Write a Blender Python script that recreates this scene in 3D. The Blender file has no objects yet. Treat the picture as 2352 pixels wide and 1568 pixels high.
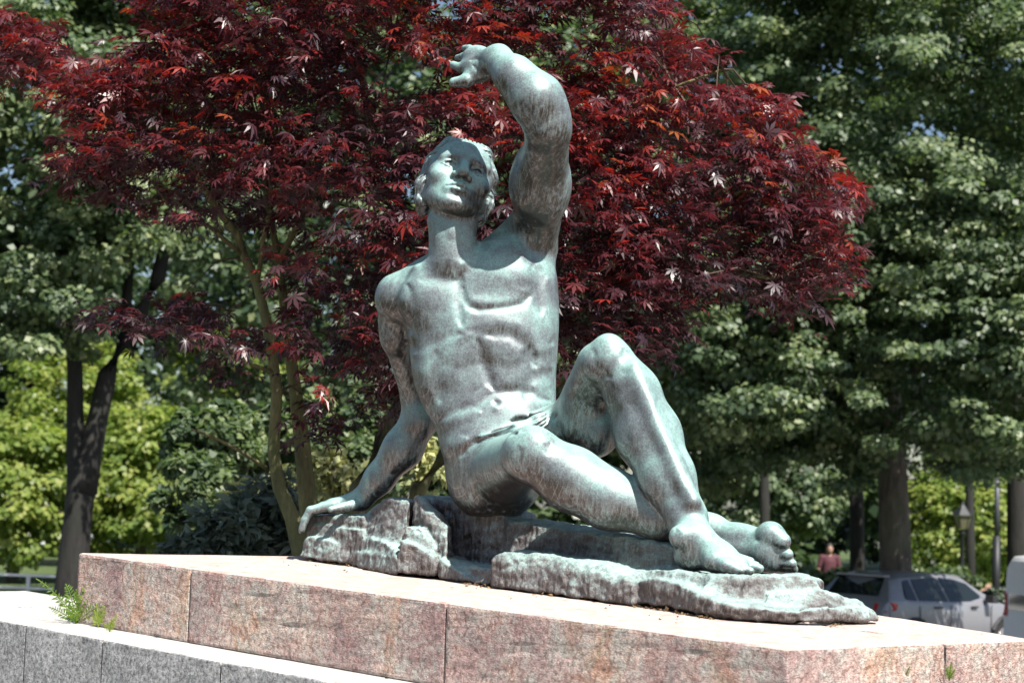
import bpy, bmesh, math, random
import numpy as np
from mathutils import Vector, Matrix

random.seed(7)
RNG = np.random.default_rng(11)
SC = bpy.context.scene
COL = SC.collection

# ------------------------------------------------------------------ camera, sky, sun, exposure
CAMZ = 2.45
W0, H0, F0 = 2352.0, 1568.0, 4200.0            # photograph measured on a 2352 px wide sheet
PITCH = math.atan(366.0 / F0)
ROLL = 0.035
_f = np.array([0.0, math.cos(PITCH), math.sin(PITCH)])
_r0 = np.array([1.0, 0.0, 0.0])
_u0 = np.array([0.0, -math.sin(PITCH), math.cos(PITCH)])
_r = _r0 * math.cos(ROLL) + _u0 * math.sin(ROLL)
_u = _u0 * math.cos(ROLL) - _r0 * math.sin(ROLL)

cam = bpy.data.cameras.new('camera')
cam.sensor_width = 36.0
cam.lens = 36.0 * F0 / W0
cam.clip_start = 0.1
cam.clip_end = 1500.0
cam.dof.use_dof = True
cam.dof.focus_distance = 5.75
cam.dof.aperture_fstop = 5.6
camo = bpy.data.objects.new('camera', cam)
COL.objects.link(camo)
camo.matrix_world = Matrix(((_r[0], _u[0], -_f[0], 0), (_r[1], _u[1], -_f[1], 0), (_r[2], _u[2], -_f[2], CAMZ), (0, 0, 0, 1)))
SC.camera = camo

SUN_EL = math.radians(52)
SUN_H = np.array([0.52, -0.854]); SUN_H = SUN_H / np.linalg.norm(SUN_H)
SUN_DIR = np.array([SUN_H[0] * math.cos(SUN_EL), SUN_H[1] * math.cos(SUN_EL), math.sin(SUN_EL)])
w = bpy.data.worlds.new('World'); SC.world = w; w.use_nodes = True
nt = w.node_tree; nt.nodes.clear()
sky = nt.nodes.new('ShaderNodeTexSky'); sky.sky_type = 'NISHITA'; sky.sun_disc = False
sky.sun_elevation = SUN_EL
sky.sun_rotation = math.atan2(SUN_H[0], SUN_H[1])
bg = nt.nodes.new('ShaderNodeBackground'); bg.inputs['Strength'].default_value = 0.060
wo = nt.nodes.new('ShaderNodeOutputWorld')
nt.links.new(sky.outputs[0], bg.inputs[0]); nt.links.new(bg.outputs[0], wo.inputs[0])
sl = bpy.data.lights.new('sun', 'SUN'); sl.energy = 5.0; sl.angle = math.radians(0.5); sl.color = (1.0, 0.955, 0.88)
so = bpy.data.objects.new('sun', sl); COL.objects.link(so)
so.rotation_euler = Vector(SUN_DIR).to_track_quat('Z', 'Y').to_euler()
so.location = (8, -8, 20)
vs = SC.view_settings
vs.view_transform = 'Standard'; vs.look = 'None'; vs.gamma = 1.0; vs.use_curve_mapping = False
vs.exposure = 0.98
SC.cycles.max_bounces = 8

# ------------------------------------------------------------------ measuring helpers
def ray(px, py):
    d = _f * F0 + _r * (px - W0 / 2) - _u * (py - H0 / 2)
    return d / d[1]
def P(px, py, Y):
    """place in the world seen at (px, py) on the sheet and Y metres in front of the camera"""
    q = ray(px, py) * Y
    return np.array([q[0], q[1], q[2] + CAMZ])
def M(rpx, Y):
    return rpx * Y / F0

# plinth top: a gently sloping plane  z = PA + PB x + PC y
_a, _b, _c = P(180, 1269, 6.0), P(690, 1275, 6.6), P(1808, 1491, 4.3)
_m = np.array([[1, q[0], q[1]] for q in (_a, _b, _c)])
PA, PB, PC = np.linalg.solve(_m, np.array([q[2] for q in (_a, _b, _c)]))
def top_z(x, y): return PA + PB * x + PC * y
def on_top(px, py, drop=0.0):
    d = ray(px, py)
    Y = (CAMZ - PA + drop) / (PB * d[0] + PC * d[1] - d[2])
    q = d * Y
    return np.array([q[0], q[1], q[2] + CAMZ])

def link(o, parent=None):
    COL.objects.link(o)
    if parent is not None: o.parent = parent
    return o
def tag(o, label=None, cat=None, group=None, kind=None):
    if label: o['label'] = label
    if cat: o['category'] = cat
    if group: o['group'] = group
    if kind: o['kind'] = kind
    return o
def empty(name, loc=(0, 0, 0), rz=0.0):
    o = bpy.data.objects.new(name, None); COL.objects.link(o)
    o.location = loc; o.rotation_euler = (0, 0, rz); o.empty_display_size = 0.2
    return o
def mesh_obj(name, verts, faces, mat, parent=None, smooth=False, attr=None, world=True):
    """verts in world coordinates when world and parent is an unrotated empty: made local here"""
    me = bpy.data.meshes.new(name)
    v = np.asarray(verts, dtype=np.float32)
    loc = np.zeros(3)
    if parent is not None and world: loc = np.array(parent.location)
    v = v - loc.astype(np.float32)
    if isinstance(faces, np.ndarray):
        n, k = faces.shape
        me.vertices.add(len(v)); me.vertices.foreach_set('co', v.ravel())
        me.loops.add(n * k); me.loops.foreach_set('vertex_index', faces.astype(np.int32).ravel())
        me.polygons.add(n); me.polygons.foreach_set('loop_start', np.arange(0, n * k, k, dtype=np.int32))
        me.update(calc_edges=True)
    else:
        me.from_pydata(v.tolist(), [], faces); me.update()
    if smooth: me.polygons.foreach_set('use_smooth', np.ones(len(me.polygons), dtype=bool))
    if attr is not None:
        for an, (dom, arr) in attr.items():
            a = me.attributes.new(an, 'FLOAT', dom); a.data.foreach_set('value', np.asarray(arr, dtype=np.float32))
    if mat is not None: me.materials.append(mat)
    o = bpy.data.objects.new(name, me)
    return link(o, parent)

class MB:
    """collects simple solids into one mesh"""
    def __init__(s): s.v = []; s.f = []
    def add(s, vs, fs):
        n = len(s.v); s.v += [tuple(float(c) for c in q) for q in vs]; s.f += [tuple(i + n for i in f) for f in fs]; return s
    def box(s, c, size, rz=0.0, taper=1.0):
        sx, sy, sz = [q / 2 for q in size]; vs = []
        for z in (-sz, sz):
            t = 1.0 if z < 0 else taper
            for x, y in ((-sx, -sy), (sx, -sy), (sx, sy), (-sx, sy)):
                x *= t; y *= t
                vs.append((c[0] + x * math.cos(rz) - y * math.sin(rz), c[1] + x * math.sin(rz) + y * math.cos(rz), c[2] + z))
        return s.add(vs, [(0, 3, 2, 1), (4, 5, 6, 7), (0, 1, 5, 4), (1, 2, 6, 5), (2, 3, 7, 6), (3, 0, 4, 7)])
    def tube(s, pts, rads, n=8, caps=True):
        pts = [np.array(p, dtype=float) for p in pts]; vs = []; fs = []
        ref = np.array([0.0, 0.0, 1.0])
        for i, p in enumerate(pts):
            d = pts[min(i + 1, len(pts) - 1)] - pts[max(i - 1, 0)]; d /= (np.linalg.norm(d) + 1e-9)
            rr = ref if abs(d[2]) < 0.95 else np.array([1.0, 0, 0])
            a = np.cross(d, rr); a /= np.linalg.norm(a); b = np.cross(d, a)
            for k in range(n):
                t = 2 * math.pi * k / n
                vs.append(p + rads[i] * (math.cos(t) * a + math.sin(t) * b))
        for i in range(len(pts) - 1):
            for k in range(n):
                k2 = (k + 1) % n
                fs.append((i * n + k, i * n + k2, (i + 1) * n + k2, (i + 1) * n + k))
        if caps:
            fs.append(tuple(range(n - 1, -1, -1))); fs.append(tuple((len(pts) - 1) * n + k for k in range(n)))
        return s.add(vs, fs)
    def lathe(s, c, prof, n=12):
        vs = []; fs = []
        for r, z in prof:
            for k in range(n):
                t = 2 * math.pi * k / n; vs.append((c[0] + r * math.cos(t), c[1] + r * math.sin(t), c[2] + z))
        for i in range(len(prof) - 1):
            for k in range(n):
                k2 = (k + 1) % n; fs.append((i * n + k, i * n + k2, (i + 1) * n + k2, (i + 1) * n + k))
        fs.append(tuple(range(n - 1, -1, -1))); fs.append(tuple((len(prof) - 1) * n + k for k in range(n)))
        return s.add(vs, fs)
    def build(s, name, mat, parent=None, smooth=False, world=True):
        return mesh_obj(name, s.v, s.f, mat, parent, smooth, world=world)

# ------------------------------------------------------------------ numpy noise
def _hash(ix, iy, iz, seed):
    h = (ix.astype(np.int64) * 374761393 + iy.astype(np.int64) * 668265263 + iz.astype(np.int64) * 2147483647 + seed * 974634777) & 0xffffffff
    h = ((h ^ (h >> 13)) * 1274126177) & 0xffffffff
    return ((h ^ (h >> 16)) & 0xffff).astype(np.float32) / 32767.5 - 1.0
def vnoise(p, seed=0):
    i = np.floor(p).astype(np.int64); f = (p - i).astype(np.float32); f = f * f * (3 - 2 * f)
    out = 0
    for dx in (0, 1):
        for dy in (0, 1):
            for dz in (0, 1):
                wgt = (f[:, 0] if dx else 1 - f[:, 0]) * (f[:, 1] if dy else 1 - f[:, 1]) * (f[:, 2] if dz else 1 - f[:, 2])
                out = out + wgt * _hash(i[:, 0] + dx, i[:, 1] + dy, i[:, 2] + dz, seed)
    return out
def fbm(p, octv=3, seed=0):
    a = 1.0; o = 0; t = 0
    for k in range(octv):
        o = o + a * vnoise(p * (2 ** k), seed + k); t += a; a *= 0.5
    return o / t

# ------------------------------------------------------------------ materials
def mat(name):
    m = bpy.data.materials.new(name); m.use_nodes = True
    n = m.node_tree; n.nodes.clear()
    out = n.nodes.new('ShaderNodeOutputMaterial')
    return m, n, out
def N(n, t, **kw):
    x = n.nodes.new(t)
    for k, v in kw.items():
        if k in ('operation', 'blend_type', 'data_type', 'feature', 'attribute_name', 'noise_dimensions', 'musgrave_type', 'wave_type', 'interpolation_type', 'distance', 'vector_type', 'bands_direction', 'clamp_factor'):
            setattr(x, k, v)
        else:
            x.inputs[k].default_value = v
    return x
def L(n, a, b): n.links.new(a, b)
def ramp(n, fac, stops):
    r = n.nodes.new('ShaderNodeValToRGB')
    el = r.color_ramp.elements
    while len(el) < len(stops): el.new(0.5)
    for e, (p, c) in zip(el, stops): e.position = p; e.color = tuple(c) + (1,) if len(c) == 3 else c
    L(n, fac, r.inputs[0]); return r
def mixc(n, fac, a, b, mode='MIX'):
    x = n.nodes.new('ShaderNodeMix'); x.data_type = 'RGBA'; x.blend_type = mode
    if hasattr(fac, 'links') or hasattr(fac, 'is_linked'): L(n, fac, x.inputs[0])
    else: x.inputs[0].default_value = fac
    for s, q in ((6, a), (7, b)):
        if isinstance(q, tuple): x.inputs[s].default_value = q + (1,) if len(q) == 3 else q
        else: L(n, q, x.inputs[s])
    return x.outputs[2]
def math_(n, op, a, b=None, c=None):
    x = n.nodes.new('ShaderNodeMath'); x.operation = op
    for s, q in enumerate((a, b, c)):
        if q is None: continue
        if isinstance(q, (int, float)): x.inputs[s].default_value = q
        else: L(n, q, x.inputs[s])
    return x.outputs[0]
def plain(name, col, rough=0.6, metal=0.0, noise=0.0, nscale=8.0, bump=0.0, spec=0.5, coat=0.0):
    m, n, out = mat(name)
    b = N(n, 'ShaderNodeBsdfPrincipled', Roughness=rough, Metallic=metal)
    b.inputs['Specular IOR Level'].default_value = spec
    b.inputs['Coat Weight'].default_value = coat
    tc = n.nodes.new('ShaderNodeTexCoord')
    nz = N(n, 'ShaderNodeTexNoise', Scale=nscale, Detail=5.0, Roughness=0.6); L(n, tc.outputs['Object'], nz.inputs['Vector'])
    lo = tuple(c * (1 - noise) for c in col); hi = tuple(min(1, c * (1 + noise)) for c in col)
    r = ramp(n, nz.outputs[0], [(0.3, lo), (0.7, hi)]); L(n, r.outputs[0], b.inputs['Base Color'])
    if bump > 0:
        bp = N(n, 'ShaderNodeBump', Strength=bump, Distance=0.02); L(n, nz.outputs[0], bp.inputs['Height']); L(n, bp.outputs[0], b.inputs['Normal'])
    L(n, b.outputs[0], out.inputs[0])
    return m
# ------------------------------------------------------------------ solid modelling on distance fields
f32 = np.float32
class Prim:
    def __init__(s, fn, lo, hi): s.fn = fn; s.lo = np.array(lo); s.hi = np.array(hi)
def cone(a, ra, b, rb, flat=1.0, fdir=(0, 1, 0)):
    """round cone a->b; flat squashes its cross-section along fdir"""
    a = np.array(a, float); b = np.array(b, float); n = np.array(fdir, float); n /= np.linalg.norm(n)
    q = 1.0 / flat - 1.0
    A = a + n * (a @ n) * q; B = b + n * (b @ n) * q
    ba = B - A; l2 = float(ba @ ba) + 1e-12
    def fn(x, y, z):
        s_ = (x * f32(n[0]) + y * f32(n[1]) + z * f32(n[2])) * f32(q)
        X = x + s_ * f32(n[0]); Y = y + s_ * f32(n[1]); Z = z + s_ * f32(n[2])
        px, py, pz = X - f32(A[0]), Y - f32(A[1]), Z - f32(A[2])
        h = np.clip((px * f32(ba[0]) + py * f32(ba[1]) + pz * f32(ba[2])) / f32(l2), 0, 1)
        h2 = h
        d = np.sqrt((px - h2 * f32(ba[0])) ** 2 + (py - h2 * f32(ba[1])) ** 2 + (pz - h2 * f32(ba[2])) ** 2) - (f32(ra) + (f32(rb) - f32(ra)) * h)
        return d * f32(min(1.0, flat)) if flat < 1 else d
    R = max(ra, rb) * max(1.0, flat)
    return Prim(fn, np.minimum(a, b) - R, np.maximum(a, b) + R)
def ell(c, rad, rot=None):
    """ellipsoid: centre, three radii, rot = 3x3 whose rows are its axes"""
    c = np.array(c, float); rad = np.array(rad, float)
    Rm = np.eye(3) if rot is None else np.array(rot, float)
    def fn(x, y, z):
        px, py, pz = x - f32(c[0]), y - f32(c[1]), z - f32(c[2])
        k0 = 0; k1 = 0
        for i in range(3):
            q = px * f32(Rm[i, 0]) + py * f32(Rm[i, 1]) + pz * f32(Rm[i, 2])
            k0 = k0 + (q / f32(rad[i])) ** 2; k1 = k1 + (q / f32(rad[i] ** 2)) ** 2
        k0 = np.sqrt(k0); k1 = np.sqrt(k1) + f32(1e-6)
        return np.maximum(k0 * (k0 - 1) / k1, -rad.min())
    R = rad.max()
    return Prim(fn, c - R, c + R)
def loft(secs, ex=2.3):
    """secs: (z, cx, cy, a, b) from low z to high z"""
    S = np.array(secs, float); S = S[np.argsort(S[:, 0])]
    zz = np.linspace(S[0, 0], S[-1, 0], 200)
    def smooth(col):
        v = np.interp(zz, S[:, 0], S[:, col]); k = np.hanning(15); k /= k.sum()
        vp = np.pad(v, 7, mode='edge'); return np.convolve(vp, k, mode='valid')
    T = [smooth(i) for i in (1, 2, 3, 4)]
    def fn(x, y, z):
        zf = np.clip(z, S[0, 0], S[-1, 0]); sh = zf.shape
        cx, cy, a, b = [np.interp(zf.ravel(), zz, t).reshape(sh).astype(f32) for t in T]
        u = np.abs(x - cx) / a; v = np.abs(y - cy) / b
        r = (u ** f32(ex) + v ** f32(ex)) ** f32(1 / ex)
        d = (r - 1) * np.minimum(a, b)
        ez = np.abs(z - zf)
        return np.where(ez > 0, np.sqrt(np.maximum(d, 0) ** 2 + ez ** 2) + np.minimum(d, 0) * (ez <= 0), d)
    lo = np.array([(S[:, 1] - S[:, 3]).min(), (S[:, 2] - S[:, 4]).min(), S[0, 0]])
    hi = np.array([(S[:, 1] + S[:, 3]).max(), (S[:, 2] + S[:, 4]).max(), S[-1, 0]])
    return Prim(fn, lo, hi)
def hull(points, r=0.0):
    """convex block from its corner points"""
    bm = bmesh.new(); vs = [bm.verts.new(tuple(p)) for p in points]
    bmesh.ops.convex_hull(bm, input=vs); pts = np.array(points); cen = pts.mean(0)
    pl = []
    bm.normal_update()
    for f in bm.faces:
        n = np.array(f.normal); d = n @ np.array(f.verts[0].co)
        if np.linalg.norm(n) < 0.5: continue
        if n @ cen > d: n, d = -n, -d
        if not any(abs(n @ m - 1) < 1e-4 and abs(d - e) < 1e-4 for m, e in pl): pl.append((n, d))
    bm.free()
    def fn(x, y, z):
        o = None
        for n, d in pl:
            q = x * f32(n[0]) + y * f32(n[1]) + z * f32(n[2]) - f32(d - r)
            if o is None: o = q
            else:
                k = f32(0.012); h = np.maximum(k - np.abs(o - q), 0) / k
                o = np.maximum(o, q) + h * h * k * f32(0.25)
        return o - f32(r)
    return Prim(fn, pts.min(0), pts.max(0))

def smin(a, b, k):
    if k <= 0: return np.minimum(a, b)
    h = np.maximum(k - np.abs(a - b), 0) / f32(k)
    return np.minimum(a, b) - h * h * f32(k * 0.25)
def smax(a, b, k): return -smin(-a, -b, k)

class Group:
    def __init__(s): s.ops = []
    def u(s, prim, k=0.02): s.ops.append(('u', prim, k)); return s
    def sub(s, prim, k=0.01): s.ops.append(('s', prim, k)); return s
def evaluate(groups, lo, shape, h):
    """groups: list of (Group, k); returns distance samples on the grid"""
    ax = [(lo[i] + np.arange(shape[i]) * h).astype(f32) for i in range(3)]
    out = np.full(shape, 1.0, f32)
    for g, kg in groups:
        glo = np.min([p.lo for o, p, k in g.ops if o == 'u'], 0) - 0.06; ghi = np.max([p.hi for o, p, k in g.ops if o == 'u'], 0) + 0.06
        gs = [slice(max(0, int((glo[i] - lo[i]) / h)), min(shape[i], max(0, int((ghi[i] - lo[i]) / h) + 2))) for i in range(3)]
        if any(q.start >= q.stop for q in gs): continue
        sub = np.full([q.stop - q.start for q in gs], 1.0, f32)
        for op, p, k in g.ops:
            mg = k + 3 * h + 0.01
            ss = []
            for i in range(3):
                a = max(gs[i].start, int((p.lo[i] - mg - lo[i]) / h)); b = min(gs[i].stop, max(0, int((p.hi[i] + mg - lo[i]) / h) + 2))
                ss.append((a, b))
            if any(a >= b for a, b in ss): continue
            x = ax[0][ss[0][0]:ss[0][1]][:, None, None]; y = ax[1][ss[1][0]:ss[1][1]][None, :, None]; z = ax[2][ss[2][0]:ss[2][1]][None, None, :]
            d = np.broadcast_to(p.fn(x, y, z), (x.shape[0], y.shape[1], z.shape[2]))
            loc = tuple(slice(ss[i][0] - gs[i].start, ss[i][1] - gs[i].start) for i in range(3))
            if op == 'u': sub[loc] = smin(sub[loc], d, k)
            else: sub[loc] = smax(sub[loc], -d, k)
        gl = tuple(gs)
        out[gl] = smin(out[gl], sub, kg)
    return out
def surfnet(d, lo, h):
    s = d < 0
    c = np.zeros([n - 1 for n in d.shape], np.uint8)
    for dx in (0, 1):
        for dy in (0, 1):
            for dz in (0, 1):
                c += s[dx:d.shape[0] - 1 + dx, dy:d.shape[1] - 1 + dy, dz:d.shape[2] - 1 + dz]
    act = (c > 0) & (c < 8)
    I = np.argwhere(act)
    vid = np.full(c.shape, -1, np.int32); vid[act] = np.arange(len(I))
    acc = np.zeros((len(I), 3), np.float32); cnt = np.zeros(len(I), np.float32)
    cor = [(a, b, e) for a in (0, 1) for b in (0, 1) for e in (0, 1)]
    val = {q: d[I[:, 0] + q[0], I[:, 1] + q[1], I[:, 2] + q[2]] for q in cor}
    for q in cor:
        for axn in range(3):
            if q[axn]: continue
            q2 = list(q); q2[axn] = 1; q2 = tuple(q2)
            a, b = val[q], val[q2]; m = (a < 0) != (b < 0)
            t = np.where(m, a / np.where(m, a - b, 1), 0)
            pt = np.tile(np.array(q, np.float32), (len(I), 1)); pt[:, axn] = t
            acc += pt * m[:, None]; cnt += m
    V = (I + acc / cnt[:, None]) * h + np.array(lo)
    F = []
    for axn in range(3):
        a1, a2 = [(1, 2), (2, 0), (0, 1)][axn]
        sl0 = [slice(None)] * 3; sl1 = [slice(None)] * 3; sl0[axn] = slice(0, -1); sl1[axn] = slice(1, None)
        A = s[tuple(sl0)]; B = s[tuple(sl1)]
        E = np.argwhere(A != B)
        ok = (E[:, a1] > 0) & (E[:, a2] > 0) & (E[:, a1] < c.shape[a1]) & (E[:, a2] < c.shape[a2]) & (E[:, axn] < c.shape[axn])
        E = E[ok]; inside = A[E[:, 0], E[:, 1], E[:, 2]]
        def g(o1, o2):
            J = E.copy(); J[:, a1] += o1; J[:, a2] += o2
            return vid[J[:, 0], J[:, 1], J[:, 2]]
        q = np.stack([g(-1, -1), g(0, -1), g(0, 0), g(-1, 0)], 1)
        q[~inside] = q[~inside][:, ::-1]
        F.append(q)
    F = np.concatenate(F); F = F[(F >= 0).all(1)]
    return V.astype(np.float32), F
def mesh_field(groups, lo, hi, h, fine=()):
    """coarse grid plus finer boxes; coarse faces inside a fine box are dropped"""
    def one(lo, hi, h):
        shape = tuple(int(math.ceil((hi[i] - lo[i]) / h)) + 1 for i in range(3))
        return surfnet(evaluate(groups, np.array(lo), shape, h), np.array(lo), h)
    V, F = one(lo, hi, h)
    Vs, Fs, base = [], [], 0
    keep = np.ones(len(F), bool); cen = V[F].mean(1)
    for (a, b, hh) in fine:
        a = np.array(a); b = np.array(b)
        keep &= ~(((cen > a + h * 1.2) & (cen < b - h * 1.2)).all(1))
    Vs.append(V); Fs.append(F[keep]); base = len(V)
    done = []
    for (a, b, hh) in fine:
        v, f = one(a, b, hh); c2 = v[f].mean(1); kp = np.ones(len(f), bool)
        for (a2, b2, h2) in done: kp &= ~(((c2 > a2 + hh) & (c2 < b2 - hh)).all(1))
        done.append((np.array(a), np.array(b), hh))
        Vs.append(v); Fs.append(f[kp] + base); base += len(v)
    V = np.concatenate(Vs); F = np.concatenate(Fs)
    used = np.unique(F); mp = np.full(len(V), -1); mp[used] = np.arange(len(used))
    return V[used], mp[F]
def vnormals(V, F):
    a = V[F[:, 2]] - V[F[:, 0]]; b = V[F[:, 3]] - V[F[:, 1]]; n = np.cross(a, b)
    vn = np.zeros_like(V)
    for k in range(4):
        for ax_ in range(3): vn[:, ax_] += np.bincount(F[:, k], weights=n[:, ax_], minlength=len(V)).astype(np.float32)
    return vn / (np.linalg.norm(vn, axis=1, keepdims=True) + 1e-9)
def project(V):
    q = V - np.array([0, 0, CAMZ]); zc = q @ _f
    return np.stack([W0 / 2 + F0 * (q @ _r) / zc, H0 / 2 - F0 * (q @ _u) / zc], 1)
def brush(V, Nn, strokes, ymin=0, ymax=99):
    """chisel strokes: (polyline in sheet px, radius px, height in mm (+ raises, - cuts)); only surfaces facing the viewer"""
    uv = project(V); face = np.clip(-(Nn @ _f) * 2.5, 0, 1) * ((V[:, 1] > ymin) & (V[:, 1] < ymax))
    disp = np.zeros(len(V))
    for pts, r, hmm in strokes:
        pts = np.array(pts, float)
        m = (uv[:, 0] > pts[:, 0].min() - 3 * r) & (uv[:, 0] < pts[:, 0].max() + 3 * r) & (uv[:, 1] > pts[:, 1].min() - 3 * r) & (uv[:, 1] < pts[:, 1].max() + 3 * r)
        q = uv[m]
        if not len(q): continue
        best = np.full(len(q), 1e9)
        if len(pts) == 1: best = np.linalg.norm(q - pts[0], axis=1)
        L_ = len(pts) - 1
        for i in range(L_):
            a, b = pts[i], pts[i + 1]; ba = b - a; t = np.clip(((q - a) @ ba) / (ba @ ba + 1e-9), 0, 1)
            dd = np.linalg.norm(q - a - t[:, None] * ba, axis=1)
            # taper the stroke at its ends
            tt = (i + t) / L_; fade = np.clip(np.minimum(tt, 1 - tt) * 5 + 0.35, 0.35, 1)
            best = np.minimum(best, dd / fade)
        disp[m] += hmm * 0.001 * np.exp(-(best / r) ** 2)
    return V + Nn * (disp * face)[:, None]
# ------------------------------------------------------------------ materials of the monument
def bronze_material(name, rocky=False):
    m, n, out = mat(name)
    b = N(n, 'ShaderNodeBsdfPrincipled')
    tc = n.nodes.new('ShaderNodeTexCoord'); geo = n.nodes.new('ShaderNodeNewGeometry')
    sep = n.nodes.new('ShaderNodeSeparateXYZ'); L(n, geo.outputs['Normal'], sep.inputs[0])
    big = N(n, 'ShaderNodeTexNoise', Scale=6.5, Detail=6.0, Roughness=0.62, Distortion=0.6); L(n, tc.outputs['Object'], big.inputs['Vector'])
    fine = N(n, 'ShaderNodeTexNoise', Scale=190.0, Detail=4.0, Roughness=0.75); L(n, tc.outputs['Object'], fine.inputs['Vector'])
    mid = N(n, 'ShaderNodeTexNoise', Scale=34.0, Detail=5.0, Roughness=0.7); L(n, tc.outputs['Object'], mid.inputs['Vector'])
    # rain streaks: noise stretched along Z
    mp = n.nodes.new('ShaderNodeMapping'); mp.inputs['Scale'].default_value = (95, 95, 5.0); L(n, tc.outputs['Object'], mp.inputs[0])
    wv = N(n, 'ShaderNodeTexNoise', Scale=1.0, Detail=3.0, Roughness=0.55, Distortion=0.35); L(n, mp.outputs[0], wv.inputs['Vector'])
    # verdigris grows where rain reaches: surfaces that face up; undersides stay brown
    up = math_(n, 'MULTIPLY_ADD', sep.outputs['Z'], 0.52, 0.53 if not rocky else 0.43)
    a = math_(n, 'MULTIPLY_ADD', big.outputs[0], 0.95, -0.475)
    a2 = math_(n, 'MULTIPLY_ADD', mid.outputs[0], 0.42, -0.21)
    s = math_(n, 'ADD', math_(n, 'ADD', up, a), a2)
    s2 = math_(n, 'ADD', s, math_(n, 'MULTIPLY_ADD', fine.outputs[0], 0.85, -0.425))
    st = math_(n, 'MULTIPLY_ADD', wv.outputs[0], 1.5 if not rocky else 0.9, -0.75 if not rocky else -0.45)
    lowm = ramp(n, up, [(0.30, (1, 1, 1)), (0.54, (0.08,) * 3)]).outputs[0] if not rocky else math_(n, 'SUBTRACT', 1.0, up)
    s3 = math_(n, 'ADD', s2, math_(n, 'MULTIPLY', st, lowm))
    if not rocky:
        col = ramp(n, s3, [(0.0, (0.032, 0.026, 0.023)), (0.20, (0.062, 0.052, 0.047)), (0.36, (0.100, 0.103, 0.110)), (0.55, (0.148, 0.172, 0.182)), (0.74, (0.180, 0.285, 0.272)), (0.97, (0.29, 0.465, 0.425))])
    else:
        col = ramp(n, s3, [(0.0, (0.030, 0.025, 0.025)), (0.3, (0.078, 0.060, 0.057)), (0.50, (0.125, 0.112, 0.112)), (0.68, (0.18, 0.205, 0.20)), (0.85, (0.26, 0.36, 0.34)), (1.0, (0.36, 0.51, 0.47))])
    # pale lime runs in narrow lines
    sx = n.nodes.new('ShaderNodeSeparateXYZ'); L(n, tc.outputs['Object'], sx.inputs[0])
    lw = N(n, 'ShaderNodeTexNoise', Scale=9.0, Detail=2.0); L(n, tc.outputs['Object'], lw.inputs['Vector'])
    ph = math_(n, 'ADD', math_(n, 'MULTIPLY', math_(n, 'ADD', sx.outputs['X'], math_(n, 'MULTIPLY', sx.outputs['Y'], 0.55)), 78.0), math_(n, 'MULTIPLY', lw.outputs[0], 2.2))
    fr = math_(n, 'ABSOLUTE', math_(n, 'SUBTRACT', math_(n, 'FRACT', ph), 0.5))
    line = math_(n, 'MAXIMUM', math_(n, 'SUBTRACT', 1.0, math_(n, 'MULTIPLY', fr, 9.0)), 0.0)
    mp2 = n.nodes.new('ShaderNodeMapping'); mp2.inputs['Scale'].default_value = (60, 60, 5.0); L(n, tc.outputs['Object'], mp2.inputs[0])
    w2 = N(n, 'ShaderNodeTexNoise', Scale=1.0, Detail=2.0); L(n, mp2.outputs[0], w2.inputs['Vector'])
    line = math_(n, 'MULTIPLY', line, ramp(n, w2.outputs[0], [(0.38, (0, 0, 0)), (0.50, (1, 1, 1))]).outputs[0])
    msk = ramp(n, up, [(0.16, (0, 0, 0)), (0.28, (0.8, 0.8, 0.8)), (0.42, (0.8, 0.8, 0.8)), (0.50, (0, 0, 0))])
    lm = math_(n, 'MULTIPLY', math_(n, 'MULTIPLY', line, msk.outputs[0]), 0.5)
    c2 = mixc(n, lm, col.outputs[0], (0.36, 0.36, 0.31))
    L(n, c2, b.inputs['Base Color'])
    rr = ramp(n, s3, [(0.2, (0.30,) * 3), (0.8, (0.50,) * 3)]) if not rocky else ramp(n, s3, [(0.2, (0.45,) * 3), (0.8, (0.65,) * 3)])
    L(n, rr.outputs[0], b.inputs['Roughness'])
    mt = ramp(n, s3, [(0.2, (0.5,) * 3), (0.75, (0.05,) * 3)]); L(n, mt.outputs[0], b.inputs['Metallic'])
    b.inputs['Specular IOR Level'].default_value = 0.9
    bp = N(n, 'ShaderNodeBump', Strength=0.30 if not rocky else 0.55, Distance=0.0035 if not rocky else 0.013)
    hsum = math_(n, 'ADD', math_(n, 'MULTIPLY', fine.outputs[0], 0.5), math_(n, 'MULTIPLY', mid.outputs[0], 0.35 if not rocky else 1.6))
    L(n, hsum, bp.inputs['Height']); L(n, bp.outputs[0], b.inputs['Normal'])
    L(n, b.outputs[0], out.inputs[0])
    return m
M_BRONZE = bronze_material('weathered_bronze')
M_BROCK = bronze_material('weathered_bronze_rock', True)

# ------------------------------------------------------------------ the bronze figure
def pc(px, py, Y, r, qx, qy, Y2, r2, flat=1.0, fdir=(0, 1, 0)):
    return cone(P(px, py, Y), M(r, Y), P(qx, qy, Y2), M(r2, Y2), flat, fdir)
def pe(px, py, Y, rx, ry, rz, ang=0.0, extra=None):
    """ellipsoid, radii in px: across, in depth, upright; ang turns it in the picture plane (clockwise degrees)"""
    t = math.radians(ang); c, s = math.cos(t), math.sin(t)
    R = np.array([[c, 0, -s], [0, 1, 0], [s, 0, c]])
    return ell(P(px, py, Y), [M(rx, Y), M(ry, Y), M(rz, Y)], R)

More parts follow.
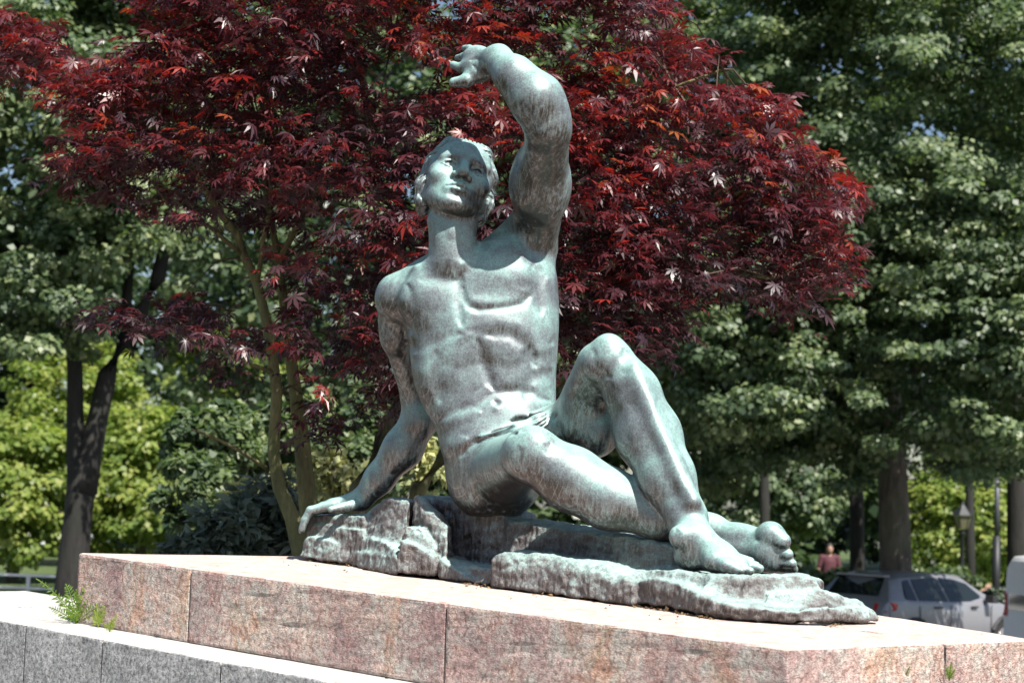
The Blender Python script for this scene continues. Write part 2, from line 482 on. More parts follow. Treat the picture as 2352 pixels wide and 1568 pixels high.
def torso_group():
    g = Group()
    T = [(572, 1050, 1262, 6.03, .085), (600, 985, 1274, 6.03, .12), (640, 940, 1281, 6.03, .15), (690, 922, 1284, 6.03, .165),
         (740, 925, 1284, 6.02, .168), (800, 938, 1281, 6.01, .162), (860, 947, 1277, 6.00, .148), (905, 957, 1277, 5.99, .142),
         (950, 977, 1277, 5.98, .146), (985, 1000, 1281, 5.97, .155), (1030, 1010, 1286, 5.96, .165), (1063, 1021, 1275, 5.96, .165),
         (1117, 1034, 1245, 5.96, .16), (1145, 1042, 1232, 5.96, .15), (1166, 1056, 1212, 5.96, .13), (1180, 1078, 1192, 5.96, .10)]
    secs = []
    for py, l, r, Y, b in T:
        a, c = P(l, py, Y), P(r, py, Y)
        secs.append(((a[2] + c[2]) / 2, (a[0] + c[0]) / 2, Y, (c[0] - a[0]) / 2, b))
    g.u(loft(secs, 2.35), 0)
    g.u(pe(1125, 1100, 5.97, 90, 95, 80), .05)                 # seat
    # shoulder girdle
    g.u(pc(1000, 612, 6.02, 30, 915, 668, 6.02, 38), .05)
    g.u(pe(906, 688, 6.03, 43, 45, 50, -12), .04)
    g.u(pc(1105, 592, 6.02, 32, 1205, 545, 6.03, 50), .05)
    g.u(pc(1182, 560, 6.03, 42, 1226, 500, 6.0, 44), .045)
    # collar bones
    g.u(pc(1052, 619, 5.915, 8, 960, 618, 5.94, 7), .045)
    g.u(pc(1086, 610, 5.915, 8, 1175, 574, 5.935, 7), .045)
    # breast
    g.u(pe(1142, 648, 5.925, 86, 42, 58, -10), .022)
    g.u(pe(1150, 620, 5.95, 80, 50, 70, -22), .03)
    g.u(pe(990, 690, 5.935, 72, 40, 62, 12), .035)
    # belly
    g.u(pe(1052, 845, 5.90, 42, 30, 78, -8), .03)
    g.u(pe(1172, 840, 5.91, 46, 30, 80, -4), .03)
    g.u(pe(1150, 958, 5.885, 74, 36, 48, 0), .035)
    g.u(pe(1000, 850, 5.95, 36, 50, 70, -6), .04)
    # neck
    g.u(pc(1037, 470, 5.945, 50, 1037, 600, 5.945, 54, 1.0), .035)
    g.u(pc(998, 505, 5.925, 11, 1048, 604, 5.905, 7), .04)
    g.u(pc(1084, 505, 5.925, 12, 1064, 606, 5.905, 7), .04)
    g.u(pe(1040, 535, 5.885, 10, 8, 14), .02)
    return g
def arm_raised():
    g = Group()
    g.u(pc(1232, 560, 6.03, 46, 1240, 430, 5.87, 65), 0)
    g.u(pc(1240, 440, 5.88, 64, 1258, 312, 5.70, 51), .03)
    g.u(pe(1216, 405, 5.82, 41, 44, 84, 8), .04)               # biceps
    g.u(pe(1266, 420, 5.86, 38, 46, 92, 2), .04)
    g.u(pe(1271, 292, 5.67, 32, 32, 38), .04)                  # elbow
    g.u(pc(1256, 290, 5.66, 51, 1228, 226, 5.645, 57), .035)
    g.u(pe(1258, 240, 5.65, 38, 38, 50, -35), .05)
    g.u(pc(1228, 226, 5.645, 56, 1182, 176, 5.665, 43), .04)
    g.u(pc(1182, 176, 5.66, 43, 1144, 140, 5.73, 33, .85), .04)
    g.u(pe(1150, 126, 5.73, 15, 16, 15), .03)                  # wrist bone
    # hand: palm seen from below, fingers foreshortened, thumb lowest
    g.u(pc(1140, 141, 5.73, 31, 1096, 141, 5.80, 28, .62, (0.3, 1, 0.25)), .025)
    g.u(pe(1098, 127, 5.80, 30, 18, 20), .025)
    g.u(pe(1100, 158, 5.785, 30, 15, 22, -12), .03)
    g.u(pe(1082, 146, 5.79, 18, 12, 26, 0), .02)            # ball of the thumb
    fing = [((1092, 121, 5.81), (1078, 113, 5.84), (1067, 112, 5.87), 9.5),
            ((1086, 131, 5.79), (1064, 132, 5.82), (1052, 134, 5.85), 9.5),
            ((1084, 147, 5.78), (1056, 156, 5.80), (1041, 150, 5.83), 10.5)]
    for a, b_, c, r in fing:
        g.u(pc(*a, r + 2.5, *b_, r + .5), .014)
        g.u(pc(*b_, r + .5, *c, r - .8), .006)
    g.u(pc(1106, 166, 5.78, 19, 1072, 185, 5.775, 15), .028)
    g.u(pc(1072, 186, 5.77, 15, 1043, 190, 5.78, 12), .008)
    return g
def arm_prop():
    g = Group()
    g.u(pc(905, 692, 6.05, 40, 911, 780, 6.12, 31), 0)
    g.u(pc(911, 780, 6.12, 31, 950, 912, 6.24, 27), .03)
    g.u(pe(906, 745, 6.10, 33, 38, 60, -6), .03)
    g.u(pc(953, 918, 6.24, 29, 965, 962, 6.25, 40), .03)
    g.u(pc(965, 962, 6.25, 41, 925, 1030, 6.27, 43), .03)
    g.u(pc(925, 1030, 6.27, 43, 872, 1098, 6.30, 33), .035)
    g.u(pc(872, 1098, 6.30, 33, 832, 1146, 6.32, 25), .03)
    g.u(pe(820, 1158, 6.30, 15, 22, 11), .014)
    # hand over the edge of the rock
    g.u(pc(828, 1146, 6.32, 22, 762, 1160, 6.32, 15, 1.0), .02)
    g.u(pc(800, 1153, 6.36, 20, 745, 1166, 6.37, 14), .02)
    for k, (y0, y1, dy) in enumerate([(0, 0, -.035), (-2, 2, .0), (-3, 2, .035), (-3, 3, .068)]):
        Y = 6.33 + dy
        g.u(pc(765, 1159 + y0, Y, 13, 713, 1172 + y1, Y, 10), .008)
        g.u(pc(713, 1172 + y1, Y, 10, 700, 1194 + y1, Y, 9), .006)
        g.u(pc(700, 1194 + y1, Y, 9, 693, 1216 + y1, Y, 7.5), .005)
    g.u(pc(812, 1160, 6.27, 13, 786, 1165, 6.24, 11), .012)
    g.u(pc(786, 1165, 6.24, 11, 760, 1170, 6.22, 8), .006)
    return g
def leg_up_thigh():
    g = Group()
    g.u(pc(1285, 1065, 5.97, 72, 1330, 985, 5.80, 74), 0)
    g.u(pc(1330, 985, 5.80, 73, 1374, 842, 5.57, 52), .04)
    g.u(pe(1378, 985, 5.68, 50, 50, 66, 10), .03)
    g.u(pe(1344, 925, 5.67, 44, 40, 95, 16), .03)
    g.u(pe(1386, 828, 5.54, 50, 50, 44, 0), .03)
    g.u(pe(1399, 796, 5.52, 34, 32, 31, 10), .025)
    return g
def leg_up_shin():
    g = Group()
    g.u(pc(1412, 832, 5.53, 48, 1452, 903, 5.53, 60), 0)
    g.u(pc(1452, 903, 5.53, 60, 1489, 1000, 5.50, 72), .04)
    g.u(pc(1489, 1000, 5.50, 72, 1532, 1094, 5.44, 60), .04)
    g.u(pc(1532, 1094, 5.44, 60, 1577, 1188, 5.37, 44), .04)
    g.u(pc(1577, 1188, 5.37, 44, 1592, 1238, 5.33, 42), .03)
    g.u(pc(1455, 850, 5.47, 20, 1590, 1150, 5.32, 18), .03)    # shin bone edge
    g.u(pe(1560, 1232, 5.28, 24, 22, 26), .025)                # ankle
    g.u(pe(1579, 1274, 5.33, 32, 30, 32), .025)
    g.u(pc(1600, 1238, 5.30, 42, 1655, 1276, 5.25, 30), .03)
    g.u(pc(1596, 1278, 5.30, 30, 1660, 1290, 5.25, 24), .03)
    g.u(pc(1655, 1276, 5.25, 30, 1700, 1296, 5.21, 20), .025)
    tz = [(1668, 1300, 5.185, 14, 1702, 1311, 5.165, 9), (1684, 1299, 5.205, 14, 1724, 1311, 5.18, 9), (1694, 1294, 5.235, 14, 1745, 1305, 5.21, 10),
          (1690, 1290, 5.27, 15, 1736, 1299, 5.25, 10.5), (1684, 1284, 5.305, 18, 1722, 1291, 5.29, 12.5)]
    for a in tz: g.u(pc(*a), .007)
    g.u(pc(1640, 1288, 5.22, 24, 1684, 1300, 5.20, 15), .03)
    return g
def leg_flat():
    g = Group()
    g.u(pc(1140, 1088, 5.92, 86, 1214, 1046, 5.56, 60), 0)
    g.u(pe(1222, 1034, 5.52, 56, 50, 50), .03)
    g.u(pe(1228, 1012, 5.50, 34, 30, 28, 20), .02)
    g.u(pc(1222, 1046, 5.53, 58, 1312, 1100, 5.53, 70), .04)
    g.u(pc(1312, 1100, 5.53, 70, 1400, 1146, 5.51, 66), .04)
    g.u(pc(1400, 1146, 5.51, 66, 1520, 1190, 5.49, 48), .04)
    g.u(pc(1520, 1190, 5.49, 48, 1632, 1218, 5.46, 36), .04)
    # foot lying on its outer side
    g.u(pc(1632, 1222, 5.46, 36, 1700, 1248, 5.40, 39, .8), .03)
    g.u(pc(1700, 1248, 5.40, 39, 1768, 1258, 5.34, 46, .62), .03)
    g.u(pc(1690, 1270, 5.40, 26, 1780, 1290, 5.34, 22, .8), .03)
    g.u(pe(1770, 1226, 5.33, 32, 28, 29, 20), .012)
    g.u(pc(1776, 1228, 5.33, 26, 1796, 1243, 5.31, 21), .010)
    g.u(pc(1785, 1268, 5.33, 17, 1809, 1273, 5.31, 13.5), .006)
    g.u(pc(1790, 1289, 5.33, 15, 1819, 1294, 5.31, 11.5), .006)
    g.u(pc(1795, 1303, 5.34, 13, 1825, 1307, 5.32, 9.5), .006)
    g.u(pc(1790, 1312, 5.36, 12, 1818, 1314, 5.34, 8), .006)
    return g
def drapery():
    g = Group()
    g.u(pc(1190, 986, 5.72, 15, 1240, 974, 5.75, 20), 0)
    g.u(pc(1240, 974, 5.75, 20, 1278, 948, 5.80, 16), .03)
    g.u(pc(1226, 955, 5.82, 12, 1280, 932, 5.84, 9), .03)
    g.u(pc(1110, 1008, 5.80, 8, 1190, 986, 5.74, 13), .03)
    return g

# head: local axes  r (towards picture right), u (up the face), f (out of the face)
def head_axes(yaw, pitch, roll):
    y, p, t = [math.radians(q) for q in (yaw, pitch, roll)]
    f = np.array([math.sin(y) * math.cos(p), -math.cos(y) * math.cos(p), math.sin(p)])
    r = np.cross(f, [0, 0, 1.0]); r = -r / np.linalg.norm(r); r = r if r[0] > 0 else -r
    u = np.cross(r, -f); u = u if u[2] > 0 else -u
    r2 = r * math.cos(t) - u * math.sin(t); u2 = u * math.cos(t) + r * math.sin(t)
    return r2, u2, f
HR, HU, HF = head_axes(13, 22, 15)
HC = P(1049, 430, 5.97)
HS = 1.14
XM = 1.16
def hp(x, y, z): return HC + (HR * x * XM + HU * y + HF * z) * HS
def hs(x, y, z, r): return ell(hp(x, y, z), [r * HS] * 3)
def he(x, y, z, a, b, c): return ell(hp(x, y, z), [a * HS * XM, b * HS, c * HS], [HR, HU, HF])
def hc(x, y, z, r, x2, y2, z2, r2, flat=1.0, fd=None):
    return cone(hp(x, y, z), r * HS, hp(x2, y2, z2), r2 * HS, flat, HF if fd is None else fd)
def head_group():
    g = Group()
    g.u(he(0, .035, -.015, .086, .103, .108), 0)
    g.u(he(0, .000, .030, .078, .100, .066), .03)
    g.u(he(0, -.045, .028, .066, .080, .066), .03)
    for s in (-1, 1):
        g.u(hc(s * .064, -.055, -.005, .022, s * .022, -.098, .066, .018), .03)      # jaw
        g.u(he(s * .050, -.022, .066, .024, .020, .022), .028)                        # cheekbone
        g.u(hc(s * .012, .040, .096, .011, s * .056, .038, .074, .010), .018)         # brow
    g.u(he(0, -.102, .072, .026, .022, .024), .022)                                   # chin
    g.u(he(0, .070, .062, .056, .034, .034), .04)                                     # forehead
    for s in (-1, 1):
        g.sub(he(s * .033, .014, .112, .023, .017, .033), .011)                       # sockets
    g.u(hc(0, .036, .091, .0120, 0, -.020, .119, .0145), .012)                        # nose
    g.u(he(0, -.024, .1195, .0155, .0135, .016), .008)
    for s in (-1, 1):
        g.u(he(s * .0155, -.029, .105, .0115, .0105, .0145), .007)
        g.sub(hs(s * .0085, -.0395, .112, .0052), .003)
    g.u(he(0, -.066, .084, .034, .026, .022), .018)                                   # muzzle
    for s in (-1, 1):                                                                 # eyes
        g.u(hs(s * .0335, .009, .0650, .0215), .002)
        up_ = [(-.020, .002), (-.012, .0115), (0, .0155), (.012, .0115), (.0215, -.001)]
        lo_ = [(-.020, .002), (-.010, -.0065), (.001, -.0090), (.012, -.0075), (.0215, -.001)]
        for pl_, rr_ in ((up_, .0046), (lo_, .0034)):
            for (x1, y1), (x2, y2) in zip(pl_[:-1], pl_[1:]):
                z1 = .0722 + math.sqrt(max(.0215 ** 2 - x1 * x1 - y1 * y1, 0)); z2 = .0722 + math.sqrt(max(.0215 ** 2 - x2 * x2 - y2 * y2, 0))
                g.u(hc(s * .0335 + x1, .009 + y1, z1, rr_, s * .0335 + x2, .009 + y2, z2, rr_), .002)
    for s in (-1, 1): g.sub(hs(s * .0335 + .002, .0115, .0905, .0095), .003)             # carved pupils
    # lips
    lipu = [(-.030, -.0675, .090), (-.014, -.0605, .1035), (-.004, -.0575, .1085), (0, -.0595, .109), (.004, -.0575, .1085), (.014, -.0605, .1035), (.030, -.0675, .090)]
    lipl = [(-.026, -.0705, .090), (-.012, -.0755, .1025), (0, -.0775, .106), (.012, -.0755, .1025), (.026, -.0705, .090)]
    for pl_, ra in ((lipu, (.0022, .0052, .0058, .0055, .0058, .0052, .0022)), (lipl, (.0022, .0062, .0074, .0062, .0022))):
        for i in range(len(pl_) - 1): g.u(hc(*pl_[i], ra[i], *pl_[i + 1], ra[i + 1]), .004)
    mo = [(-.031, -.068, .095), (-.014, -.0675, .1090), (0, -.0668, .1135), (.014, -.0675, .1090), (.031, -.068, .095)]
    for i in range(4): g.sub(hc(*mo[i], .0021, *mo[i + 1], .0021), .0035)
    g.sub(hc(-.016, -.0925, .105, .007, .016, -.0925, .105, .007), .014)              # fold above the chin
    g.sub(hc(0, -.046, .1205, .0035, 0, -.055, .1165, .0035), .006)                   # philtrum
    return g
def hair_group():
    g = Group()
    g.u(he(0, .058, -.026, .087, .102, .100), 0)
    g.u(he(0, .000, -.060, .086, .085, .066), .03)
    for s in (-1, 1):
        g.u(hc(s * .072, .050, .004, .018, s * .078, -.02, -.008, .021), .03)
        g.u(hc(s * .078, -.02, -.010, .021, s * .072, -.072, -.018, .020), .03)
        g.u(hc(s * .045, .104, .034, .018, s * .074, .050, .020, .016), .025)
    g.u(hc(-.040, .112, .040, .018, .040, .112, .040, .018), .03)
    g.u(hc(.072, -.072, -.018, .018, .062, -.098, -.030, .011), .02)
    g.u(hc(-.072, -.072, -.018, .018, -.064, -.100, -.028, .011), .02)
    return g

G_HEAD = head_group()
FIG = [(torso_group(), 0.0), (arm_prop(), .022), (arm_raised(), .045), (leg_up_thigh(), .03), (leg_up_shin(), .022), (leg_flat(), .018), (drapery(), .022), (G_HEAD, .012)]
def build_figure(parent, h=.0065):
    hd = (HC - .19, HC + .19, .0028)
    hl = (np.array([P(1012, 0, 5.7)[0], 5.60, P(1100, 225, 5.7)[2]]), np.array([P(1165, 0, 5.7)[0], 5.95, P(1100, 85, 5.7)[2]]), .003)
    hr = (np.array([P(675, 0, 6.3)[0], 6.15, P(760, 1250, 6.3)[2]]), np.array([P(860, 0, 6.3)[0], 6.48, P(760, 1110, 6.3)[2]]), .0036)
    ft = (np.array([P(1530, 0, 5.3)[0], 5.08, P(1680, 1345, 5.3)[2]]), np.array([P(1850, 0, 5.3)[0], 5.56, P(1680, 1165, 5.3)[2]]), .0036)
    lo = np.array([P(665, 0, 6.4)[0], 5.0, P(1700, 1360, 5.3)[2] - .03]); hi = np.array([P(1860, 0, 5.4)[0], 6.55, P(1150, 80, 5.7)[2] + .04])
    gr = (np.array([P(1090, 0, 5.75)[0], 5.60, P(1200, 1012, 5.7)[2]]), np.array([P(1292, 0, 5.75)[0], 5.95, P(1200, 925, 5.7)[2]]), .0033)
    V, F = mesh_field(FIG, lo, hi, h, fine=(hd, hl, hr, ft, gr))
    Nn = vnormals(V, F)
    S = TORSO_STROKES
    V = brush(V, Nn, S, 5.5, 6.25)
    Nn = vnormals(V, F)
    V = brush(V, Nn, LIMB_STROKES, 5.0, 6.6)
    return mesh_obj('figure', V, F, M_BRONZE, parent, smooth=True)
TORSO_STROKES = [
    ([(1096, 782), (1112, 835), (1132, 890)], 13, -7),            # midline
    ([(1064, 660), (1066, 685), (1078, 704), (1100, 711), (1158, 706), (1200, 697), (1218, 678)], 8, -6),
    ([(1090, 690), (1130, 694), (1180, 686), (1204, 668)], 20, 3),
    ([(1056, 632), (1054, 690), (1060, 745)], 12, -6),
    ([(925, 788), (960, 806), (1005, 786), (1060, 766)], 12, -5),
    ([(950, 815), (985, 796), (1030, 780), (1080, 768)], 13, 3),
    ([(1092, 748), (1140, 738), (1190, 746), (1235, 779), (1258, 830)], 13, 2),
    ([(1120, 768), (1170, 768), (1210, 794), (1232, 840)], 14, -5),
    ([(1218, 800), (1220, 860), (1208, 910)], 18, -6),
    ([(1000, 810), (998, 860), (1012, 920)], 18, -5),
    ([(1018, 838), (1060, 846), (1104, 834)], 12, -2), ([(1120, 834), (1160, 844), (1205, 834)], 12, -2),
    ([(1010, 964), (1045, 944), (1090, 932), (1140, 902), (1200, 898), (1262, 920)], 11, -4),
    ([(1012, 978), (1050, 960), (1100, 948)], 16, 3),
    ([(1140, 924)], 6, -8), ([(1140, 938)], 9, 2),
    ([(1014, 1040), (1036, 1026), (1070, 1008)], 18, 4),
    ([(935, 655), (946, 690), (942, 740), (930, 770)], 13, -6),               # front of the armpit
    ([(1228, 610), (1235, 660), (1242, 720)], 14, -5),
    ([(1258, 640), (1264, 720), (1260, 780)], 14, 4),
    ([(1215, 570), (1222, 610)], 14, -4),
    ([(1060, 560), (1060, 600)], 8, -3),
    ([(965, 642), (1010, 638), (1045, 642)], 12, -3),
    ([(1226, 808), (1246, 800), (1268, 796)], 13, 2.5), ([(1226, 848), (1244, 842), (1266, 842)], 13, 2.5), ([(1226, 886), (1262, 884)], 13, 2),
    ([(950, 846), (985, 862)], 13, 2), ([(955, 884), (990, 902)], 13, 2),
]
LIMB_STROKES = [
    ([(1185, 385), (1196, 330)], 10, -4), ([(1246, 330), (1250, 400), (1245, 480)], 16, -4),
    ([(1057, 1047), (1070, 1030), (1092, 1014), (1132, 1000), (1185, 994)], 7, -10),
    ([(1176, 966), (1210, 963), (1252, 950)], 6, -14),
    ([(1196, 990), (1232, 978), (1272, 950)], 3.2, -7), ([(1222, 992), (1250, 976), (1276, 952)], 3, -7), ([(1246, 992), (1264, 974), (1280, 948)], 3, -6), ([(1120, 1000), (1180, 980), (1232, 966)], 4, -5), ([(1100, 1002), (1150, 985), (1200, 974)], 6, 3),
    ([(1190, 1028), (1196, 1055), (1210, 1075)], 13, -4), ([(1262, 1020), (1258, 1042)], 12, -3),
    ([(1362, 805), (1366, 832), (1378, 856), (1402, 866)], 11, -4), ([(1432, 805), (1440, 835), (1432, 860)], 11, -4),
    ([(1400, 880), (1410, 940), (1440, 1010)], 18, -4), ([(1510, 920), (1546, 1020), (1580, 1110)], 14, -4),
    ([(1340, 870), (1330, 940), (1322, 1000)], 18, -4),
    ([(1640, 1230), (1680, 1240), (1740, 1240)], 14, -3), ([(1552, 1215), (1556, 1260)], 9, -3),
    ([(1806, 1236), (1812, 1244)], 5, 2), ([(1780, 1255), (1806, 1262)], 5, -4),
    ([(938, 990), (905, 1050), (870, 1100)], 16, -3), ([(1086, 150), (1098, 164), (1112, 172)], 4, -2.5), ([(1078, 138), (1094, 136), (1110, 142)], 4, -2),
]
def build_hair(parent):
    lo = HC - .20; hi = HC + .20
    V, F = mesh_field([(hair_group(), 0)], lo, hi, .0023)
    Nn = vnormals(V, F)
    q = ((V - HC) @ np.stack([HR, HU, HF], 1)) / HS
    # locks: ridges that sweep back from the face and down the sides
    warp = fbm(q * 26, 2, 5); warp2 = fbm(q * 11, 2, 15); warp3 = fbm(q * 60, 2, 25)
    side = np.clip((np.abs(q[:, 0]) - .03) / .04, 0, 1)
    c = (.55 * q[:, 1] - .83 * q[:, 2] + .030 * warp2) * side + (q[:, 0] + .03 * warp2) * (1 - side)
    saw = lambda v: 1 - np.abs((v % 1.0) * 2 - 1) ** 1.6
    d = .0036 * (saw(c / .015 + warp * .8) - .5) + .0030 * (saw(c / .0066 + warp * 1.2) - .5) + .0018 * warp + .0015 * warp3
    V = V + Nn * (d * 1.35)[:, None]
    return mesh_obj('hair', V, F, M_BRONZE, parent, smooth=True)

# ------------------------------------------------------------------ the bronze rock it sits on
FRONT = [(655, 1281), (677, 1284), (797, 1299), (914, 1323), (1013, 1332), (1133, 1351), (1421, 1387), (1661, 1426), (1853, 1438), (2023, 1433), (2100, 1440)]
def front_pt(px):
    py = np.interp(px, [q[0] for q in FRONT], [q[1] for q in FRONT]); return on_top(px, py)
BN = np.array([0.30, 0.954, 0.0])
def rk(tops, back, e=0.0, r=0.008, dz_back=0.0, flare=0.02):
    """block: tops = (px, py, set-back from the front in m); it reaches `back` metres further behind"""
    pts = []
    for px, py, s in tops:
        fp = front_pt(px)
        # depth where the column px meets the vertical plane of the base front, moved back by s
        Y = fp[1] + s * 0.9
        t = P(px, py, Y); pts.append(t)
        bk = t + BN * back; bk[2] += dz_back; pts.append(bk)
        b0 = t.copy() - BN * flare; b0[2] = top_z(b0[0], b0[1]) + .004; pts.append(b0)
        b1 = bk.copy(); b1[2] = top_z(b1[0], b1[1]) + .004; pts.append(b1)
    return hull(pts, r)
def rock_groups():
    g = Group(); K = .005
    g.u(rk([(700, 1230, .0), (760, 1236, .0), (800, 1262, .0), (690, 1256, .0)], .26), 0)
    g.u(rk([(712, 1194, .06), (832, 1216, .07)], .20), K)
    g.u(rk([(706, 1180, .08), (838, 1181, .12)], .26), K)
    g.u(rk([(799, 1264, .0), (850, 1268, .0), (914, 1284, .0)], .30, flare=.005), K)
    g.u(rk([(822, 1228, .06), (880, 1240, .05), (912, 1262, .02)], .26), .02)
    g.u(rk([(838, 1172, .20), (868, 1152, .20), (896, 1144, .20), (940, 1148, .20)], .16, flare=.09), .015)
    g.u(rk([(915, 1236, .0), (966, 1256, .0), (1002, 1276, .0)], .22, flare=.005), .004)
    g.u(rk([(930, 1206, .08), (968, 1210, .08), (1000, 1256, .05)], .14, flare=.03), .008)
    g.u(rk([(948, 1138, .20), (960, 1132, .20), (1008, 1174, .16), (1030, 1204, .13), (1026, 1262, .05)], .04, flare=0, r=.002), .006)
    g.u(rk([(1006, 1276, .01), (1046, 1298, .01), (1092, 1330, .01)], .22, flare=.0), K)
    g.u(rk([(955, 1136, .34), (1060, 1150, .30), (1160, 1180, .30)], .36, flare=.0), .012)
    g.u(rk([(1040, 1192, .30), (1100, 1186, .33), (1180, 1192, .34), (1330, 1208, .34), (1555, 1250, .30)], .34, flare=.03), .012)
    g.u(rk([(1020, 1292, .06), (1130, 1306, .05)], .3), .015)
    g.u(rk([(1128, 1278, .0), (1168, 1264, .03), (1290, 1278, .03), (1400, 1300, .02), (1462, 1338, .0)], .24, flare=.012), K)
    g.u(rk([(1395, 1306, .06), (1470, 1318, .08)], .3, flare=.012), .02)
    g.u(rk([(1420, 1366, .0), (1440, 1342, .0), (1480, 1328, .0), (1524, 1330, .0), (1592, 1352, .0), (1640, 1380, .0)], .10, flare=.005), K)
    g.u(rk([(1462, 1316, .10), (1510, 1304, .12), (1590, 1314, .13), (1700, 1326, .16)], .34, flare=.05), .02)
    g.u(rk([(1600, 1372, .0), (1690, 1390, .0), (1830, 1400, -.01)], .40, flare=-.01), .02)
    g.u(rk([(1620, 1336, .10), (1740, 1318, .20), (1830, 1316, .24), (1880, 1334, .20)], .12, flare=.04), .03)
    g.u(rk([(1829, 1398, -.01), (1900, 1390, .0), (1996, 1392, .0), (2010, 1402, -.01), (2021, 1426, -.02)], .08, flare=.002, r=.003), .006)
    g.u(rk([(1760, 1360, .16), (1890, 1350, .16), (1926, 1370, .12), (1985, 1384, .06)], .04, flare=.05), .012)
    return [(g, 0)]
def build_rock(parent):
    lo = np.array([P(640, 0, 6.6)[0], 4.75, 1.98]); hi = np.array([P(2060, 0, 5.2)[0] + .2, 7.3, CAMZ + .05])
    V, F = mesh_field(rock_groups(), lo, hi, .005)
    Nn = vnormals(V, F)
    wall = 1 - np.clip(np.abs(Nn[:, 2]) * 1.2, 0, 1)
    n1 = fbm(V * 8, 2, 21); n2 = fbm(V * 34, 3, 31)
    # hewn facets: a few random planes, rounded to steps
    w3 = V + .03 * np.stack([fbm(V * 9, 2, 61), fbm(V * 9, 2, 62), fbm(V * 9, 2, 63)], 1)
    fac = np.abs(((w3 @ np.array([7.0, 3.0, 5.0])) % 1.0) - .5) + np.abs(((w3 @ np.array([-4.0, 6.0, 8.0])) % 1.0) - .5)
    st = fbm(V * np.array([75, 75, 11]), 2, 41)
    layers = np.abs(((V[:, 2] * 26 + 1.6 * fbm(V * 5, 2, 71)) % 1.0) - .5) * wall
    d = .006 * n1 + .006 * n2 + .003 * fbm(V * 90, 2, 33) + .0055 * st * wall + .008 * (fac - .5) + .005 * (layers - .25)
    V = V + Nn * d[:, None]
    return mesh_obj('rock_base', V, F, M_BROCK, parent, smooth=True)

def make_statue():
    c = front_pt(1300)
    t = empty('bronze_statue', (c[0], c[1] + .3, top_z(c[0], c[1] + .3)))
    tag(t, 'weathered bronze statue of a seated man with one arm raised, on the pink stone plinth', 'statue')
    build_figure(t); build_hair(t); build_rock(t)
    return t
